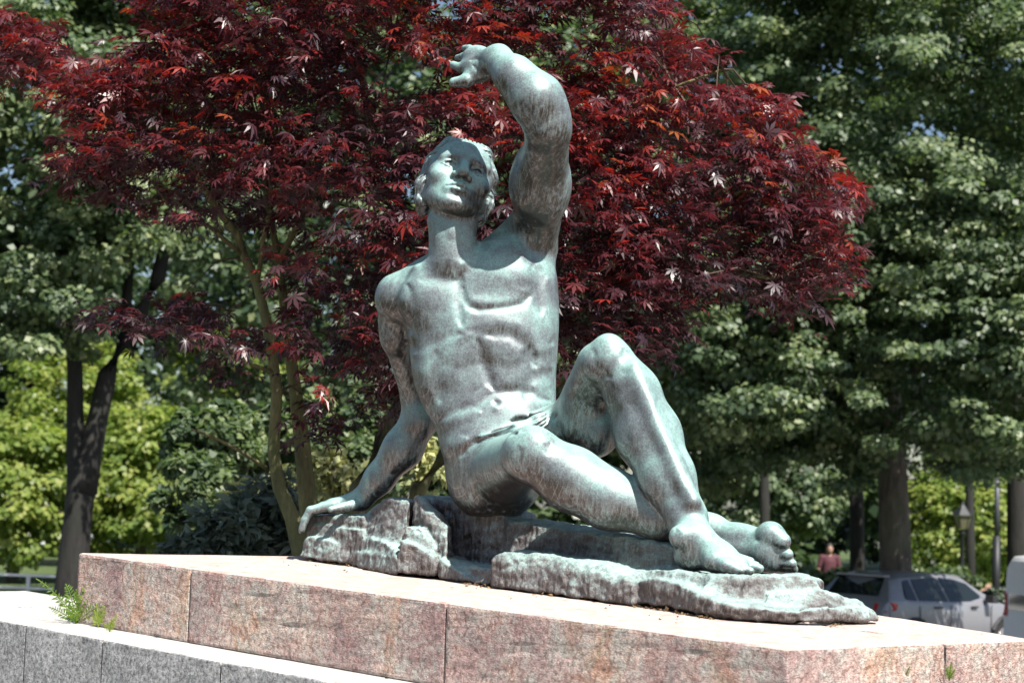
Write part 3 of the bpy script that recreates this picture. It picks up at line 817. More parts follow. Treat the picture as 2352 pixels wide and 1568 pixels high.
# ------------------------------------------------------------------ stone
def pink_stone():
    m, n, out = mat('pink_marble')
    b = N(n, 'ShaderNodeBsdfPrincipled', Roughness=0.62)
    tc = n.nodes.new('ShaderNodeTexCoord')
    oi = n.nodes.new('ShaderNodeObjectInfo')
    off = n.nodes.new('ShaderNodeVectorMath'); off.operation = 'MULTIPLY_ADD'
    L(n, oi.outputs['Random'], off.inputs[0]); off.inputs[1].default_value = (7, 13, 5); L(n, tc.outputs['Object'], off.inputs[2])
    V = off.outputs[0]
    warp = N(n, 'ShaderNodeTexNoise', Scale=7.0, Detail=4.0, Roughness=0.65); L(n, V, warp.inputs['Vector'])
    wv = n.nodes.new('ShaderNodeVectorMath'); wv.operation = 'MULTIPLY_ADD'
    L(n, warp.outputs['Color'], wv.inputs[0]); wv.inputs[1].default_value = (.10, .10, .10); L(n, V, wv.inputs[2])
    vo = N(n, 'ShaderNodeTexVoronoi', Scale=15.0); vo.feature = 'SMOOTH_F1'; L(n, wv.outputs[0], vo.inputs['Vector'])
    ve = N(n, 'ShaderNodeTexVoronoi', Scale=13.0); ve.feature = 'DISTANCE_TO_EDGE'; L(n, wv.outputs[0], ve.inputs['Vector'])
    big = N(n, 'ShaderNodeTexNoise', Scale=3.2, Detail=3.0); L(n, V, big.inputs['Vector'])
    sp = N(n, 'ShaderNodeTexNoise', Scale=80.0, Detail=6.0, Roughness=0.8); L(n, V, sp.inputs['Vector'])
    sp2 = N(n, 'ShaderNodeTexNoise', Scale=15.0, Detail=8.0, Roughness=0.74, Distortion=1.2); L(n, V, sp2.inputs['Vector'])
    base = ramp(n, big.outputs[0], [(0.30, (0.31, 0.215, 0.21)), (0.50, (0.42, 0.315, 0.29)), (0.70, (0.46, 0.36, 0.31))])
    grey = ramp(n, sp2.outputs[0], [(0.47, (0, 0, 0)), (0.56, (1, 1, 1))])
    c = mixc(n, math_(n, 'MULTIPLY', grey.outputs[0], 0.72), base.outputs[0], (0.36, 0.355, 0.33))
    rust = ramp(n, sp2.outputs[0], [(0.34, (1, 1, 1)), (0.42, (0, 0, 0))])
    c = mixc(n, math_(n, 'MULTIPLY', rust.outputs[0], 0.7), c, (0.24, 0.12, 0.08))
    vein = ramp(n, ve.outputs['Distance'], [(0.0, (1, 1, 1)), (0.045, (0, 0, 0))])
    c = mixc(n, math_(n, 'MULTIPLY', vein.outputs[0], 0.6), c, (0.20, 0.10, 0.085))
    fl = ramp(n, sp.outputs[0], [(0.36, (0.40, 0.37, 0.38)), (0.5, (1.0, 1.0, 1.0)), (0.64, (1.6, 1.6, 1.6))])
    c = mixc(n, 1.0, c, fl.outputs[0], 'MULTIPLY')
    mpz = n.nodes.new('ShaderNodeMapping'); mpz.inputs['Scale'].default_value = (5.5, 5.5, 2.6); L(n, V, mpz.inputs[0])
    pat = N(n, 'ShaderNodeTexNoise', Scale=1.0, Detail=5.0, Roughness=0.6, Distortion=0.9); L(n, mpz.outputs[0], pat.inputs['Vector'])
    pr = ramp(n, pat.outputs[0], [(0.32, (0.62, 0.50, 0.54)), (0.46, (0.95, 0.86, 0.84)), (0.56, (1.08, 1.10, 1.06)), (0.68, (1.0, 0.74, 0.55))])
    c = mixc(n, 0.85, c, pr.outputs[0], 'MULTIPLY')
    # smoother top face; its sunlit glare is put into a lighter colour
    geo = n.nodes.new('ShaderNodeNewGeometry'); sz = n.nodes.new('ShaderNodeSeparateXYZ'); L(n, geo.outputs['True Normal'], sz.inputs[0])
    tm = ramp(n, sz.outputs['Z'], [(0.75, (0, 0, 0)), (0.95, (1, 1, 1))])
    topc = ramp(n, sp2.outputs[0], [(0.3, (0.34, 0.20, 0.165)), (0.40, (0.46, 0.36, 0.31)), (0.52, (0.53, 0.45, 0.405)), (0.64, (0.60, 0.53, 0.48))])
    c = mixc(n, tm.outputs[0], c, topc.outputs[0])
    L(n, c, b.inputs['Base Color'])
    # fine comb-chiselled ridges
    wav = N(n, 'ShaderNodeTexWave', Scale=30.0, Distortion=14.0, Detail=4.0); wav.inputs['Detail Scale'].default_value = 2.2; wav.bands_direction = 'Z'; L(n, V, wav.inputs['Vector'])
    h = math_(n, 'ADD', math_(n, 'MULTIPLY', wav.outputs[0], 0.25), math_(n, 'MULTIPLY', sp.outputs[0], 1.3))
    h = math_(n, 'MULTIPLY', h, math_(n, 'SUBTRACT', 1.0, math_(n, 'MULTIPLY', tm.outputs[0], 0.85)))
    bp = N(n, 'ShaderNodeBump', Strength=0.8, Distance=0.006); L(n, h, bp.inputs['Height']); L(n, bp.outputs[0], b.inputs['Normal'])
    L(n, b.outputs[0], out.inputs[0])
    return m
def granite():
    m, n, out = mat('grey_granite')
    b = N(n, 'ShaderNodeBsdfPrincipled', Roughness=0.6)
    tc = n.nodes.new('ShaderNodeTexCoord')
    a = N(n, 'ShaderNodeTexNoise', Scale=85.0, Detail=6.0, Roughness=0.8); L(n, tc.outputs['Object'], a.inputs['Vector'])
    g = N(n, 'ShaderNodeTexNoise', Scale=5.0, Detail=3.0); L(n, tc.outputs['Object'], g.inputs['Vector'])
    r = ramp(n, a.outputs[0], [(0.36, (0.08, 0.08, 0.085)), (0.5, (0.38, 0.38, 0.39)), (0.64, (0.70, 0.70, 0.72))])
    r2 = ramp(n, g.outputs[0], [(0.3, (0.8, 0.8, 0.8)), (0.7, (1.1, 1.1, 1.1))])
    c = mixc(n, 1.0, r.outputs[0], r2.outputs[0], 'MULTIPLY')
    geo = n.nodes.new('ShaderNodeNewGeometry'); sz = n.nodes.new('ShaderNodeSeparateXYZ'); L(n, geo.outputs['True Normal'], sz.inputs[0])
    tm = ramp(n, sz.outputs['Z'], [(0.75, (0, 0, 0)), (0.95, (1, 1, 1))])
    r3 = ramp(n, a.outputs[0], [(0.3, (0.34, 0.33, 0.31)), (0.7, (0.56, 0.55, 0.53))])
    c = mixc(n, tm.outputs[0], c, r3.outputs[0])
    L(n, c, b.inputs['Base Color'])
    h = math_(n, 'MULTIPLY', a.outputs[0], math_(n, 'SUBTRACT', 1.0, math_(n, 'MULTIPLY', tm.outputs[0], 0.9)))
    bp = N(n, 'ShaderNodeBump', Strength=1.0, Distance=0.014); L(n, h, bp.inputs['Height']); L(n, bp.outputs[0], b.inputs['Normal'])
    L(n, b.outputs[0], out.inputs[0])
    return m
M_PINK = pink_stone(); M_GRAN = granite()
M_MORTAR = plain('mortar', (0.20, 0.165, 0.14), 0.9, noise=0.35, nscale=30)

def slab(name, quad, zt, zb, mat_, parent, bev=0.008, seed=0, rough=0.0022):
    """stone block over a plan quad; zt/zb give the top and bottom height at a plan point; edges rounded and slightly uneven"""
    bm = bmesh.new()
    cen = np.mean(np.array(quad)[:, :2], 0)
    q = [(cen + (np.array(p[:2]) - cen) * 1.0) for p in quad]
    lo = [bm.verts.new((p[0], p[1], zb(p[0], p[1]))) for p in q]; hi = [bm.verts.new((p[0], p[1], zt(p[0], p[1]))) for p in q]
    k = len(q)
    bm.faces.new(hi); bm.faces.new(lo[::-1])
    for i in range(k): bm.faces.new((lo[i], lo[(i + 1) % k], hi[(i + 1) % k], hi[i]))
    bmesh.ops.recalc_face_normals(bm, faces=bm.faces)
    if k == 4 and rough > 0 and bev > .004:
        bmesh.ops.subdivide_edges(bm, edges=bm.edges[:], cuts=15, use_grid_fill=True)
    sharp = [e for e in bm.edges if len(e.link_faces) == 2 and e.calc_face_angle() > .5]
    rr_ = random.Random(int(abs(cen[0] * 1000)))
    bmesh.ops.bevel(bm, geom=sharp, offset=bev, segments=2, profile=0.6, affect='EDGES')
    if k == 4 and rough > 0 and bev > .004:
        co = np.array([v.co for v in bm.verts]); nn = np.array([v.normal for v in bm.verts]); bm.normal_update(); nn = np.array([v.normal for v in bm.verts])
        edge = (np.abs(nn).max(1) < .93)
        d = fbm(co * 9, 2, 17) * rough + np.where(edge, np.minimum(0, fbm(co * 31, 2, 19)) * rough * 3.0, 0)
        for v, n_, dd in zip(bm.verts, nn, d): v.co += Vector(n_) * float(dd)
    me = bpy.data.meshes.new(name); bm.to_mesh(me); bm.free()
    loc = np.array(parent.location)
    for v in me.vertices: v.co -= Vector(loc)
    me.materials.append(mat_)
    o = bpy.data.objects.new(name, me); link(o, parent)
    return o
def lerp(a, b, t): return np.array(a) * (1 - t) + np.array(b) * t

A_, B_, C_, D_ = on_top(180, 1269), on_top(1808, 1491), on_top(2384, 1469), on_top(1219, 1284)
PH = 0.226
def make_plinth():
    t = empty('stone_plinth', (A_[0], A_[1], top_z(A_[0], A_[1]) - PH)); tag(t, 'pink marble plinth of large chiselled blocks under the bronze statue', 'plinth')
    def frac(px, py0):
        q = on_top(px, py0); ab = (B_ - A_)[:2]; return float(((q - A_)[:2] @ ab) / (ab @ ab))
    t1 = frac(441, 1304); t2 = frac(1026, 1384)
    q3 = on_top(2172, 1477); bc = (C_ - B_)[:2]; s3 = float(((q3 - B_)[:2] @ bc) / (bc @ bc))
    g = 0.0025
    zt = top_z; zb = lambda x, y: top_z(x, y) - PH
    def Q(ta, tb, sa, sb):
        f = lambda t_, s_: lerp(lerp(A_, B_, t_), lerp(D_, C_, t_), s_)
        return [f(ta, sa), f(tb, sa), f(tb, sb), f(ta, sb)]
    ab = np.linalg.norm((B_ - A_)[:2]); e = g / ab
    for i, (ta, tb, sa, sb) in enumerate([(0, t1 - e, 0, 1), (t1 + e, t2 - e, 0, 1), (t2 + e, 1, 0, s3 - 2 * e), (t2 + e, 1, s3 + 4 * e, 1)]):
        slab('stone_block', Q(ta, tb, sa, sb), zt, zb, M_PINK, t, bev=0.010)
    slab('mortar_core', [lerp(p, (A_ + B_ + C_ + D_) / 4, 0.012) for p in (A_, B_, C_, D_)], lambda x, y: top_z(x, y) - .012, lambda x, y: top_z(x, y) - PH - .01, M_MORTAR, t, bev=0.002)
    return t
G0, G1 = on_top(-40, 1416.5, PH), on_top(506, 1519, PH)
GD = (G1 - G0)[:2] / np.linalg.norm((G1 - G0)[:2]); GN = np.array([-GD[1], GD[0]])
def make_granite():
    ztop = lambda x, y: top_z(x, y) - PH
    t = empty('granite_wall', (G0[0], G0[1], 0.0)); tag(t, 'low wall of rough dark grey granite blocks with pale smooth top below the plinth', 'wall')
    def s_of(px, py): q = on_top(px, py, PH); return float((q - G0)[:2] @ GD)
    cuts = [s_of(-330, 1362), s_of(-130, 1399.6), s_of(59, 1435), s_of(235, 1468), s_of(506, 1519)]
    step = .44
    while cuts[-1] < 4.6: cuts.append(cuts[-1] + step)
    for i in range(len(cuts) - 1):
        a, b = cuts[i] + .002, cuts[i + 1] - .002
        dep = .70
        q = [np.append(G0[:2] + GD * a, 0), np.append(G0[:2] + GD * b, 0), np.append(G0[:2] + GD * b + GN * dep, 0), np.append(G0[:2] + GD * a + GN * dep, 0)]
        slab('granite_block', q, ztop, lambda x, y: ztop(x, y) - .42, M_GRAN, t, bev=0.006)
    q = [np.append(G0[:2] + GD * (cuts[0] + .03) + GN * .03, 0), np.append(G0[:2] + GD * (cuts[-1] - .03) + GN * .03, 0), np.append(G0[:2] + GD * (cuts[-1] - .03) + GN * 2.4, 0), np.append(G0[:2] + GD * (cuts[0] + 1.5) + GN * 2.4, 0), np.append(G0[:2] + GD * (cuts[0] + .03) + GN * .65, 0)]
    slab('wall_core', q, lambda x, y: ztop(x, y) - .012, lambda x, y: -.05, M_MORTAR, t, bev=0.002)
    return t

# ------------------------------------------------------------------ ground
def grass_mat():
    m, n, out = mat('lawn')
    b = N(n, 'ShaderNodeBsdfPrincipled', Roughness=0.85)
    tc = n.nodes.new('ShaderNodeTexCoord')
    a = N(n, 'ShaderNodeTexNoise', Scale=0.6, Detail=6.0, Roughness=0.65); L(n, tc.outputs['Object'], a.inputs['Vector'])
    c = N(n, 'ShaderNodeTexNoise', Scale=14.0, Detail=4.0); L(n, tc.outputs['Object'], c.inputs['Vector'])
    r = ramp(n, a.outputs[0], [(0.35, (0.045, 0.075, 0.02)), (0.55, (0.075, 0.11, 0.03)), (0.7, (0.11, 0.11, 0.05))])
    r2 = ramp(n, c.outputs[0], [(0.3, (0.7, 0.7, 0.7)), (0.7, (1.3, 1.3, 1.3))])
    L(n, mixc(n, 1.0, r.outputs[0], r2.outputs[0], 'MULTIPLY'), b.inputs['Base Color'])
    bp = N(n, 'ShaderNodeBump', Strength=0.8, Distance=0.05); L(n, c.outputs[0], bp.inputs['Height']); L(n, bp.outputs[0], b.inputs['Normal'])
    L(n, b.outputs[0], out.inputs[0]); return m
M_GRASS = grass_mat()
M_ASPH = plain('asphalt', (0.07, 0.07, 0.073), 0.85, noise=0.3, nscale=25, bump=0.3)
M_KERB = plain('kerb_stone', (0.34, 0.33, 0.32), 0.8, noise=0.15, nscale=4, bump=0.2)
M_GRAVEL = plain('gravel_path', (0.13, 0.12, 0.105), 0.9, noise=0.25, nscale=30, bump=0.5)
def quad_obj(name, x0, x1, y0, y1, z, m):
    return mesh_obj(name, [(x0, y0, z), (x1, y0, z), (x1, y1, z), (x0, y1, z)], [(0, 1, 2, 3)], m)
def make_ground():
    tag(quad_obj('lawn', -400, 400, -200, 700, 0, M_GRASS), kind='structure')
    tag(quad_obj('paving', -14, 16, -12, 20, .004, M_GRAVEL), kind='structure')
    tag(quad_obj('road', -160, 160, 21.5, 37.5, .004, M_ASPH), kind='structure')
    k = MB(); k.box((0, 37.65, .06), (320, .3, .14)); tag(k.build('kerb', M_KERB), kind='structure')
    k = MB(); k.box((0, 21.35, .06), (320, .3, .14)); tag(k.build('kerb', M_KERB), kind='structure')
    tag(quad_obj('footpath', -160, 160, 38.0, 39.4, .008, M_KERB), kind='structure')
M_RAIL = plain('galvanised_rail', (0.55, 0.57, 0.60), 0.45, metal=0.4, noise=0.05)
def make_fence():
    Y = 40.0; t = empty('metal_railing', (P(65, 1300, Y)[0], Y, 0)); tag(t, 'light grey metal railing with three rails on the lawn edge at far left', 'railing')
    zt = [P(65, y, Y)[2] for y in (1317, 1346, 1363)]
    gz = 0.0
    xs = [P(px, 1340, Y)[0] for px in (-330, -198, -66, 65, 197, 330, 462, 594)]
    for x in xs:
        m = MB(); m.box((x, Y, zt[0] / 2), (.075, .075, zt[0])); m.build('post', M_RAIL, t)
    for z in zt:
        m = MB(); m.box(((xs[0] + xs[-1]) / 2, Y - .055, z - .03), (xs[-1] - xs[0], .03, .055)); m.build('rail', M_RAIL, t)

# ------------------------------------------------------------------ leaves
def rotmats(nrm, spin):
    """frames whose z is nrm and whose y is spun about it"""
    n = nrm / (np.linalg.norm(nrm, axis=1, keepdims=True) + 1e-9)
    ref = np.where(np.abs(n[:, 2:3]) < 0.9, np.array([[0, 0, 1.0]]), np.array([[1.0, 0, 0]]))
    a = np.cross(ref, n); a /= np.linalg.norm(a, axis=1, keepdims=True); b = np.cross(n, a)
    c, s = np.cos(spin)[:, None], np.sin(spin)[:, None]
    x = a * c + b * s; y = -a * s + b * c
    return np.stack([x, y, n], 2)
def scatter(tv, tf, pos, R, sc):
    """copies of a leaf template -> vertices and faces arrays (faces all the same size)"""
    V = np.einsum('nij,kj->nki', R, tv) * sc[:, None, None] + pos[:, None, :]
    n, k = len(pos), len(tv)
    F = (tf[None] + (np.arange(n) * k)[:, None, None]).reshape(-1, tf.shape[1])
    return V.reshape(-1, 3), F
def aim(nrm, down):
    """frames: z = leaf normal, y = direction in which the tip points (made square to the normal)"""
    n = nrm / (np.linalg.norm(nrm, axis=1, keepdims=True) + 1e-9)
    y = down - n * (down * n).sum(1, keepdims=True); y /= (np.linalg.norm(y, axis=1, keepdims=True) + 1e-9)
    return np.stack([np.cross(y, n), y, n], 2)
def leaf_mat(name, stops, trans, tcol, rough=0.45, spec=0.5):
    m, n, out = mat(name)
    b = N(n, 'ShaderNodeBsdfPrincipled', Roughness=rough); b.inputs['Specular IOR Level'].default_value = spec
    at = n.nodes.new('ShaderNodeAttribute'); at.attribute_name = 'tint'
    r = ramp(n, at.outputs['Fac'], stops); L(n, r.outputs[0], b.inputs['Base Color'])
    tr = n.nodes.new('ShaderNodeBsdfTranslucent')
    L(n, mixc(n, 1.0, r.outputs[0], tcol, 'MULTIPLY'), tr.inputs[0])
    ad = n.nodes.new('ShaderNodeMixShader'); ad.inputs[0].default_value = trans
    L(n, b.outputs[0], ad.inputs[1]); L(n, tr.outputs[0], ad.inputs[2]); L(n, ad.outputs[0], out.inputs[0])
    return m
KITE_V = np.array([(0, 0, 0), (.42, .42, .07), (0, 1.0, -.05), (-.42, .42, .07)]); KITE_F = np.array([(0, 1, 2, 3)])
NARROW_V = np.array([(0, 0, 0), (.14, .45, .03), (0, 1.0, -.06), (-.14, .45, .03)])
GREEN_A = [(0, (0.022, 0.046, 0.024)), (0.5, (0.078, 0.118, 0.054)), (0.8, (0.155, 0.195, 0.088)), (1, (0.22, 0.25, 0.12))]
GREEN_B = [(0, (0.06, 0.105, 0.025)), (0.5, (0.17, 0.23, 0.05)), (1, (0.32, 0.33, 0.10))]
GREEN_C = [(0, (0.07, 0.10, 0.08)), (0.6, (0.15, 0.19, 0.15)), (1, (0.25, 0.29, 0.21))]
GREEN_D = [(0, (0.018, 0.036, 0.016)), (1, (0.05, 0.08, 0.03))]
M_LINDEN = leaf_mat('linden_leaves', GREEN_A, 0.25, (2.0, 2.4, 1.2), 0.5, 0.6)
M_BRIGHT = leaf_mat('sunlit_young_leaves', GREEN_B, 0.40, (1.8, 2.0, 0.9))
M_GREYLEAF = leaf_mat('grey_green_leaves', GREEN_C, 0.2, (1.5, 1.6, 1.2))
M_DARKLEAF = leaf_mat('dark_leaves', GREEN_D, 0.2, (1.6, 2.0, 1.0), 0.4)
M_PALELEAF = leaf_mat('cream_edged_leaves', [(0, (0.16, 0.20, 0.10)), (0.5, (0.45, 0.46, 0.20)), (1, (0.62, 0.60, 0.33))], 0.25, (1.2, 1.2, 0.8))

def bark_mat(name, col, sc=9.0):
    m, n, out = mat(name)
    b = N(n, 'ShaderNodeBsdfPrincipled', Roughness=0.85)
    tc = n.nodes.new('ShaderNodeTexCoord'); mp = n.nodes.new('ShaderNodeMapping'); mp.inputs['Scale'].default_value = (sc, sc, sc * .22); L(n, tc.outputs['Object'], mp.inputs[0])
    a = N(n, 'ShaderNodeTexNoise', Scale=1.0, Detail=6.0, Roughness=0.7); L(n, mp.outputs[0], a.inputs['Vector'])
    g = N(n, 'ShaderNodeTexNoise', Scale=2.5, Detail=3.0); L(n, tc.outputs['Object'], g.inputs['Vector'])
    r = ramp(n, a.outputs[0], [(0.35, tuple(c * .45 for c in col)), (0.55, col), (0.72, tuple(c * 1.6 for c in col))])
    c = mixc(n, ramp(n, g.outputs[0], [(0.45, (0, 0, 0)), (0.7, (.5, .5, .5))]).outputs[0], r.outputs[0], (col[0] * .8, col[1] * 1.15, col[2] * .8))
    L(n, c, b.inputs['Base Color'])
    bp = N(n, 'ShaderNodeBump', Strength=0.9, Distance=0.03); L(n, a.outputs[0], bp.inputs['Height']); L(n, bp.outputs[0], b.inputs['Normal'])
    L(n, b.outputs[0], out.inputs[0]); return m
M_BARK = bark_mat('linden_bark', (0.135, 0.11, 0.09)); M_BARKD = bark_mat('shaded_bark', (0.020, 0.018, 0.016))  # second bark is near black: shade under the crown put into its colour
M_MBARK = bark_mat('maple_bark', (0.19, 0.17, 0.08), 22)

def leaf_cloud(cen, rad, per, size, seed, flat=0.55, up=0.8, tint_mu=0.5, templ=KITE_V, outc=None, spread=0.9, hang=0.5):
    """cen (n,3) clump centres, rad (n,) radii; leaves lie like shingles on the outside of each clump"""
    r = np.random.default_rng(seed)
    n = len(cen); idx = np.repeat(np.arange(n), per)
    d = r.normal(size=(len(idx), 3)); d /= np.linalg.norm(d, axis=1, keepdims=True)
    rr = r.random(len(idx)) ** 0.45
    pos = cen[idx] + d * (rr * rad[idx])[:, None] * np.array([1, 1, flat])
    nrm = d * .75 + r.normal(size=d.shape) * .45 * spread; nrm[:, 2] += up
    if outc is not None:
        o = pos - outc; o /= np.linalg.norm(o, axis=1, keepdims=True); nrm += o * .5
    down = d * .8 + r.normal(size=d.shape) * .5; down[:, 2] -= hang
    R = aim(nrm, down)
    sc = size * (0.65 + 0.7 * r.random(len(idx)))
    V, F = scatter(templ, KITE_F, pos, R, sc)
    ct = r.normal(size=n) * .13
    tint = np.clip(tint_mu + ct[idx] + r.normal(size=len(idx)) * .17, 0, 1)
    return V, F, tint
def crown_obj(parent, parts_, m, name='crown'):
    Vs, Fs, Ts = [], [], []; b = 0
    for V, F, T in parts_:
        Vs.append(V); Fs.append(F + b); Ts.append(T); b += len(V)
    o = mesh_obj(name, np.concatenate(Vs), np.concatenate(Fs), m, parent, attr={'tint': ('FACE', np.concatenate(Ts))})
    o['kind'] = 'stuff'
    return o
def shell_points(n, c, r3, seed, inner=0.35, front=None):
    r = np.random.default_rng(seed)
    d = r.normal(size=(n, 3)); d /= np.linalg.norm(d, axis=1, keepdims=True)
    if front is not None: d[:, 1] = np.where(r.random(n) < front, -np.abs(d[:, 1]), d[:, 1])
    k = inner + (1 - inner) * r.random(n) ** .5
    lump = 1 + .16 * fbm(d * 2.2 + seed, 2, seed)
    return np.array(c) + d * (k * lump)[:, None] * np.array(r3)
def boughs(n, c, r3, seed, front=.75, tiers=6, k0=.45, rad=(.62, .30), wide=.30):
    """clump centres strung along boughs that reach out of the crown and droop at the tip"""
    r = np.random.default_rng(seed); c = np.array(c); r3 = np.array(r3)
    P_, R_ = [], []
    for i in range(n):
        d = r.normal(size=3); d /= np.linalg.norm(d)
        if r.random() < front: d[1] = -abs(d[1])
        k1 = r.uniform(.82, 1.12); side = np.cross(d, [0, 0, 1.0]); side /= np.linalg.norm(side) + 1e-6
        for j in range(tiers):
            t = j / (tiers - 1); k = k0 + (k1 - k0) * t
            q = c + d * r3 * k; q = q + side * r.normal() * wide; q[2] += .25 * math.sin(math.pi * t) - .45 * t * t + r.normal() * .06
            P_.append(q); R_.append(rad[0] * (1 - t) + rad[1] * t)
    return np.array(P_), np.array(R_)
def tree(name, label, base, trunk, limbs, crowns, bark, leafm, group=None, seed=1, cat='tree'):
    t = empty(name, base); tag(t, label, cat, group)
    m = MB(); m.tube(*trunk, n=14); m.build('trunk', bark, t, smooth=True)
    for l in limbs: MB().tube(*l, n=9).build('limb', bark, t, smooth=True)
    if crowns: crown_obj(t, crowns, leafm)
    return t
def px_path(pts): return [P(*p[:3]) for p in pts], [M(p[3], p[2]) for p in pts]

def make_trees():
    # forked tree on the left
    Y = 26.0
    tr = px_path([(155, 1520, Y, 40), (163, 1340, Y, 36), (180, 1180, Y, 32), (190, 1080, Y, 34), (192, 1050, Y, 26)])
    lim = [px_path([(186, 1130, Y, 32), (178, 1060, Y, 26), (172, 960, Y, 20), (172, 850, Y - .1, 18), (160, 720, Y - .2, 19), (130, 560, Y - .3, 14)]),
           px_path([(188, 1130, Y, 35), (204, 1050, Y, 29), (224, 960, Y, 24), (246, 860, Y, 22), (285, 780, Y, 20), (325, 715, Y, 18), (362, 640, Y, 18), (390, 520, Y, 13)]),
           px_path([(300, 765, Y, 14), (290, 690, Y, 13), (300, 600, Y, 9)])]
    c1 = P(120, 330, 26.0); cr = []
    pts = np.concatenate([shell_points(120, c1, (2.5, 2.0, 3.3), 3, .3, .5), boughs(60, c1, (3.3, 3.0, 4.1), 72)[0], shell_points(70, P(80, 700, 25.5), (2.0, 1.8, 1.0), 4, .2, .7), shell_points(60, P(330, 60, 27), (1.8, 1.8, 1.6), 14, .2, .7)])
    uv = project(pts); pts = pts[(uv[:, 1] < 815 + 40 * np.sin(pts[:, 0] * 3)) & ~((uv[:, 0] > 215) & (uv[:, 1] > 560 + .35 * np.abs(330 - uv[:, 0])))]
    rad = RNG.uniform(.30, .60, len(pts)); cr.append(leaf_cloud(pts, rad, 170, .098, 31, .40, .9, .58, outc=c1))
    tree('linden_tree', 'dark forked linden tree with its crown high on the left of the red maple', (tr[0][0][0], Y, 0), tr, lim, cr, M_BARKD, M_LINDEN)
    # big linden on the right
    Y = 33.0
    tr = px_path([(2060, 1560, Y, 44), (2058, 1320, Y, 37), (2054, 1180, Y, 35), (2048, 1060, Y, 33), (2040, 900, Y, 28), (2030, 600, Y, 20)])
    lim = [px_path([(2040, 960, Y, 16), (1960, 880, Y - 1.5, 11), (1880, 820, Y - 3, 7)]), px_path([(2046, 900, Y, 15), (2140, 820, Y - 1.5, 10), (2230, 780, Y - 2.5, 6)])]
    cr = []
    c2 = P(2060, 330, 31.0)
    p1 = shell_points(200, c2, (3.5, 3.0, 5.4), 5, .25, .5)
    p2 = shell_points(150, P(1700, 760, 29.5), (1.5, 2.2, 2.3), 6, .2, .7)
    p3 = shell_points(120, P(2330, 820, 28.5), (1.7, 2.2, 2.2), 8, .2, .7); p1 = np.concatenate([p1, shell_points(90, P(1860, 1000, 31), (2.2, 1.5, 1.1), 18, .1, .6), shell_points(60, P(2200, 1040, 33.5), (1.5, 1.0, .6), 28, .1, .6)])
    pts = np.concatenate([p1, p2, p3])
    uv = project(pts); pts = pts[uv[:, 1] < 1095 + 45 * np.sin(uv[:, 0] * .02) - 60 * (np.abs(uv[:, 0] - 2060) < 90)]
    rad = RNG.uniform(.30, .55, len(pts))
    bp_, br_ = boughs(125, c2, (4.5, 4.6, 6.4), 71); uvb = project(bp_); kb = uvb[:, 1] < 1090; bp_, br_ = bp_[kb], br_[kb]
    pts = np.concatenate([pts, bp_]); rad = np.concatenate([rad, br_])
    cr.append(leaf_cloud(pts, rad, 150, .10, 37, .38, .9, .52, outc=c2))
    tree('linden_tree', 'tall linden tree with a thick brown trunk behind the grey hatchback car', (tr[0][0][0], Y, 0), tr, lim, cr, M_BARK, M_LINDEN)
    # middle tree behind the maple, pale top leaves
    Y = 36.0
    tr = px_path([(1540, 1500, Y, 26), (1545, 1200, Y, 22), (1550, 900, Y, 18), (1560, 500, Y, 12)])
    c3 = P(1500, 560, 33.0); pts = shell_points(380, c3, (3.4, 3.2, 5.4), 9, .3, .75)
    uv = project(pts); pts = pts[uv[:, 1] < 1120]
    rad = RNG.uniform(.38, .65, len(pts))
    tree('linden_tree', 'linden tree with pale green leaves just right of the raised bronze knee', (tr[0][0][0], Y, 0), tr, [], [leaf_cloud(pts, rad, 95, .14, 39, .5, .9, .68, outc=c3)], M_BARK, M_LINDEN)
    Y = 38.0
    tr = px_path([(860, 1500, Y, 26), (850, 1100, Y, 22), (840, 700, Y, 16), (830, 300, Y, 10)])
    c3 = P(800, 420, 36.0); pts = shell_points(420, c3, (4.6, 3.2, 6.2), 19, .3, .75)
    uv = project(pts); pts = pts[uv[:, 1] < 1000]
    rad = RNG.uniform(.4, .7, len(pts))
    tree('linden_tree', 'green tree showing only through the gaps of the red maple crown', (tr[0][0][0], Y, 0), tr, [], [leaf_cloud(pts, rad, 85, .15, 49, .5, .9, .5, outc=c3)], M_BARK, M_LINDEN)
    # thin trunks in the shade on the right
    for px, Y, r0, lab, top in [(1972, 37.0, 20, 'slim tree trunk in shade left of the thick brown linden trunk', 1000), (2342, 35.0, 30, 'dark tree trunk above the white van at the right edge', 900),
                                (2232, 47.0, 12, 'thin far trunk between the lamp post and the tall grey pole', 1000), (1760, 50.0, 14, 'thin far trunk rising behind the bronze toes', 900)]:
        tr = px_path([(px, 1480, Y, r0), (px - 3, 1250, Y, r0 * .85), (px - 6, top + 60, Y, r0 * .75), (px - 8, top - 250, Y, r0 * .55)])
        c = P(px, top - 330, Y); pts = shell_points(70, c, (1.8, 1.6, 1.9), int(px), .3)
        tree('park_tree', lab, (tr[0][0][0], Y, 0), tr, [], [leaf_cloud(pts, np.full(len(pts), .6), 60, .17, int(px), .5, .9, .35, outc=c)], M_BARKD, M_DARKLEAF)
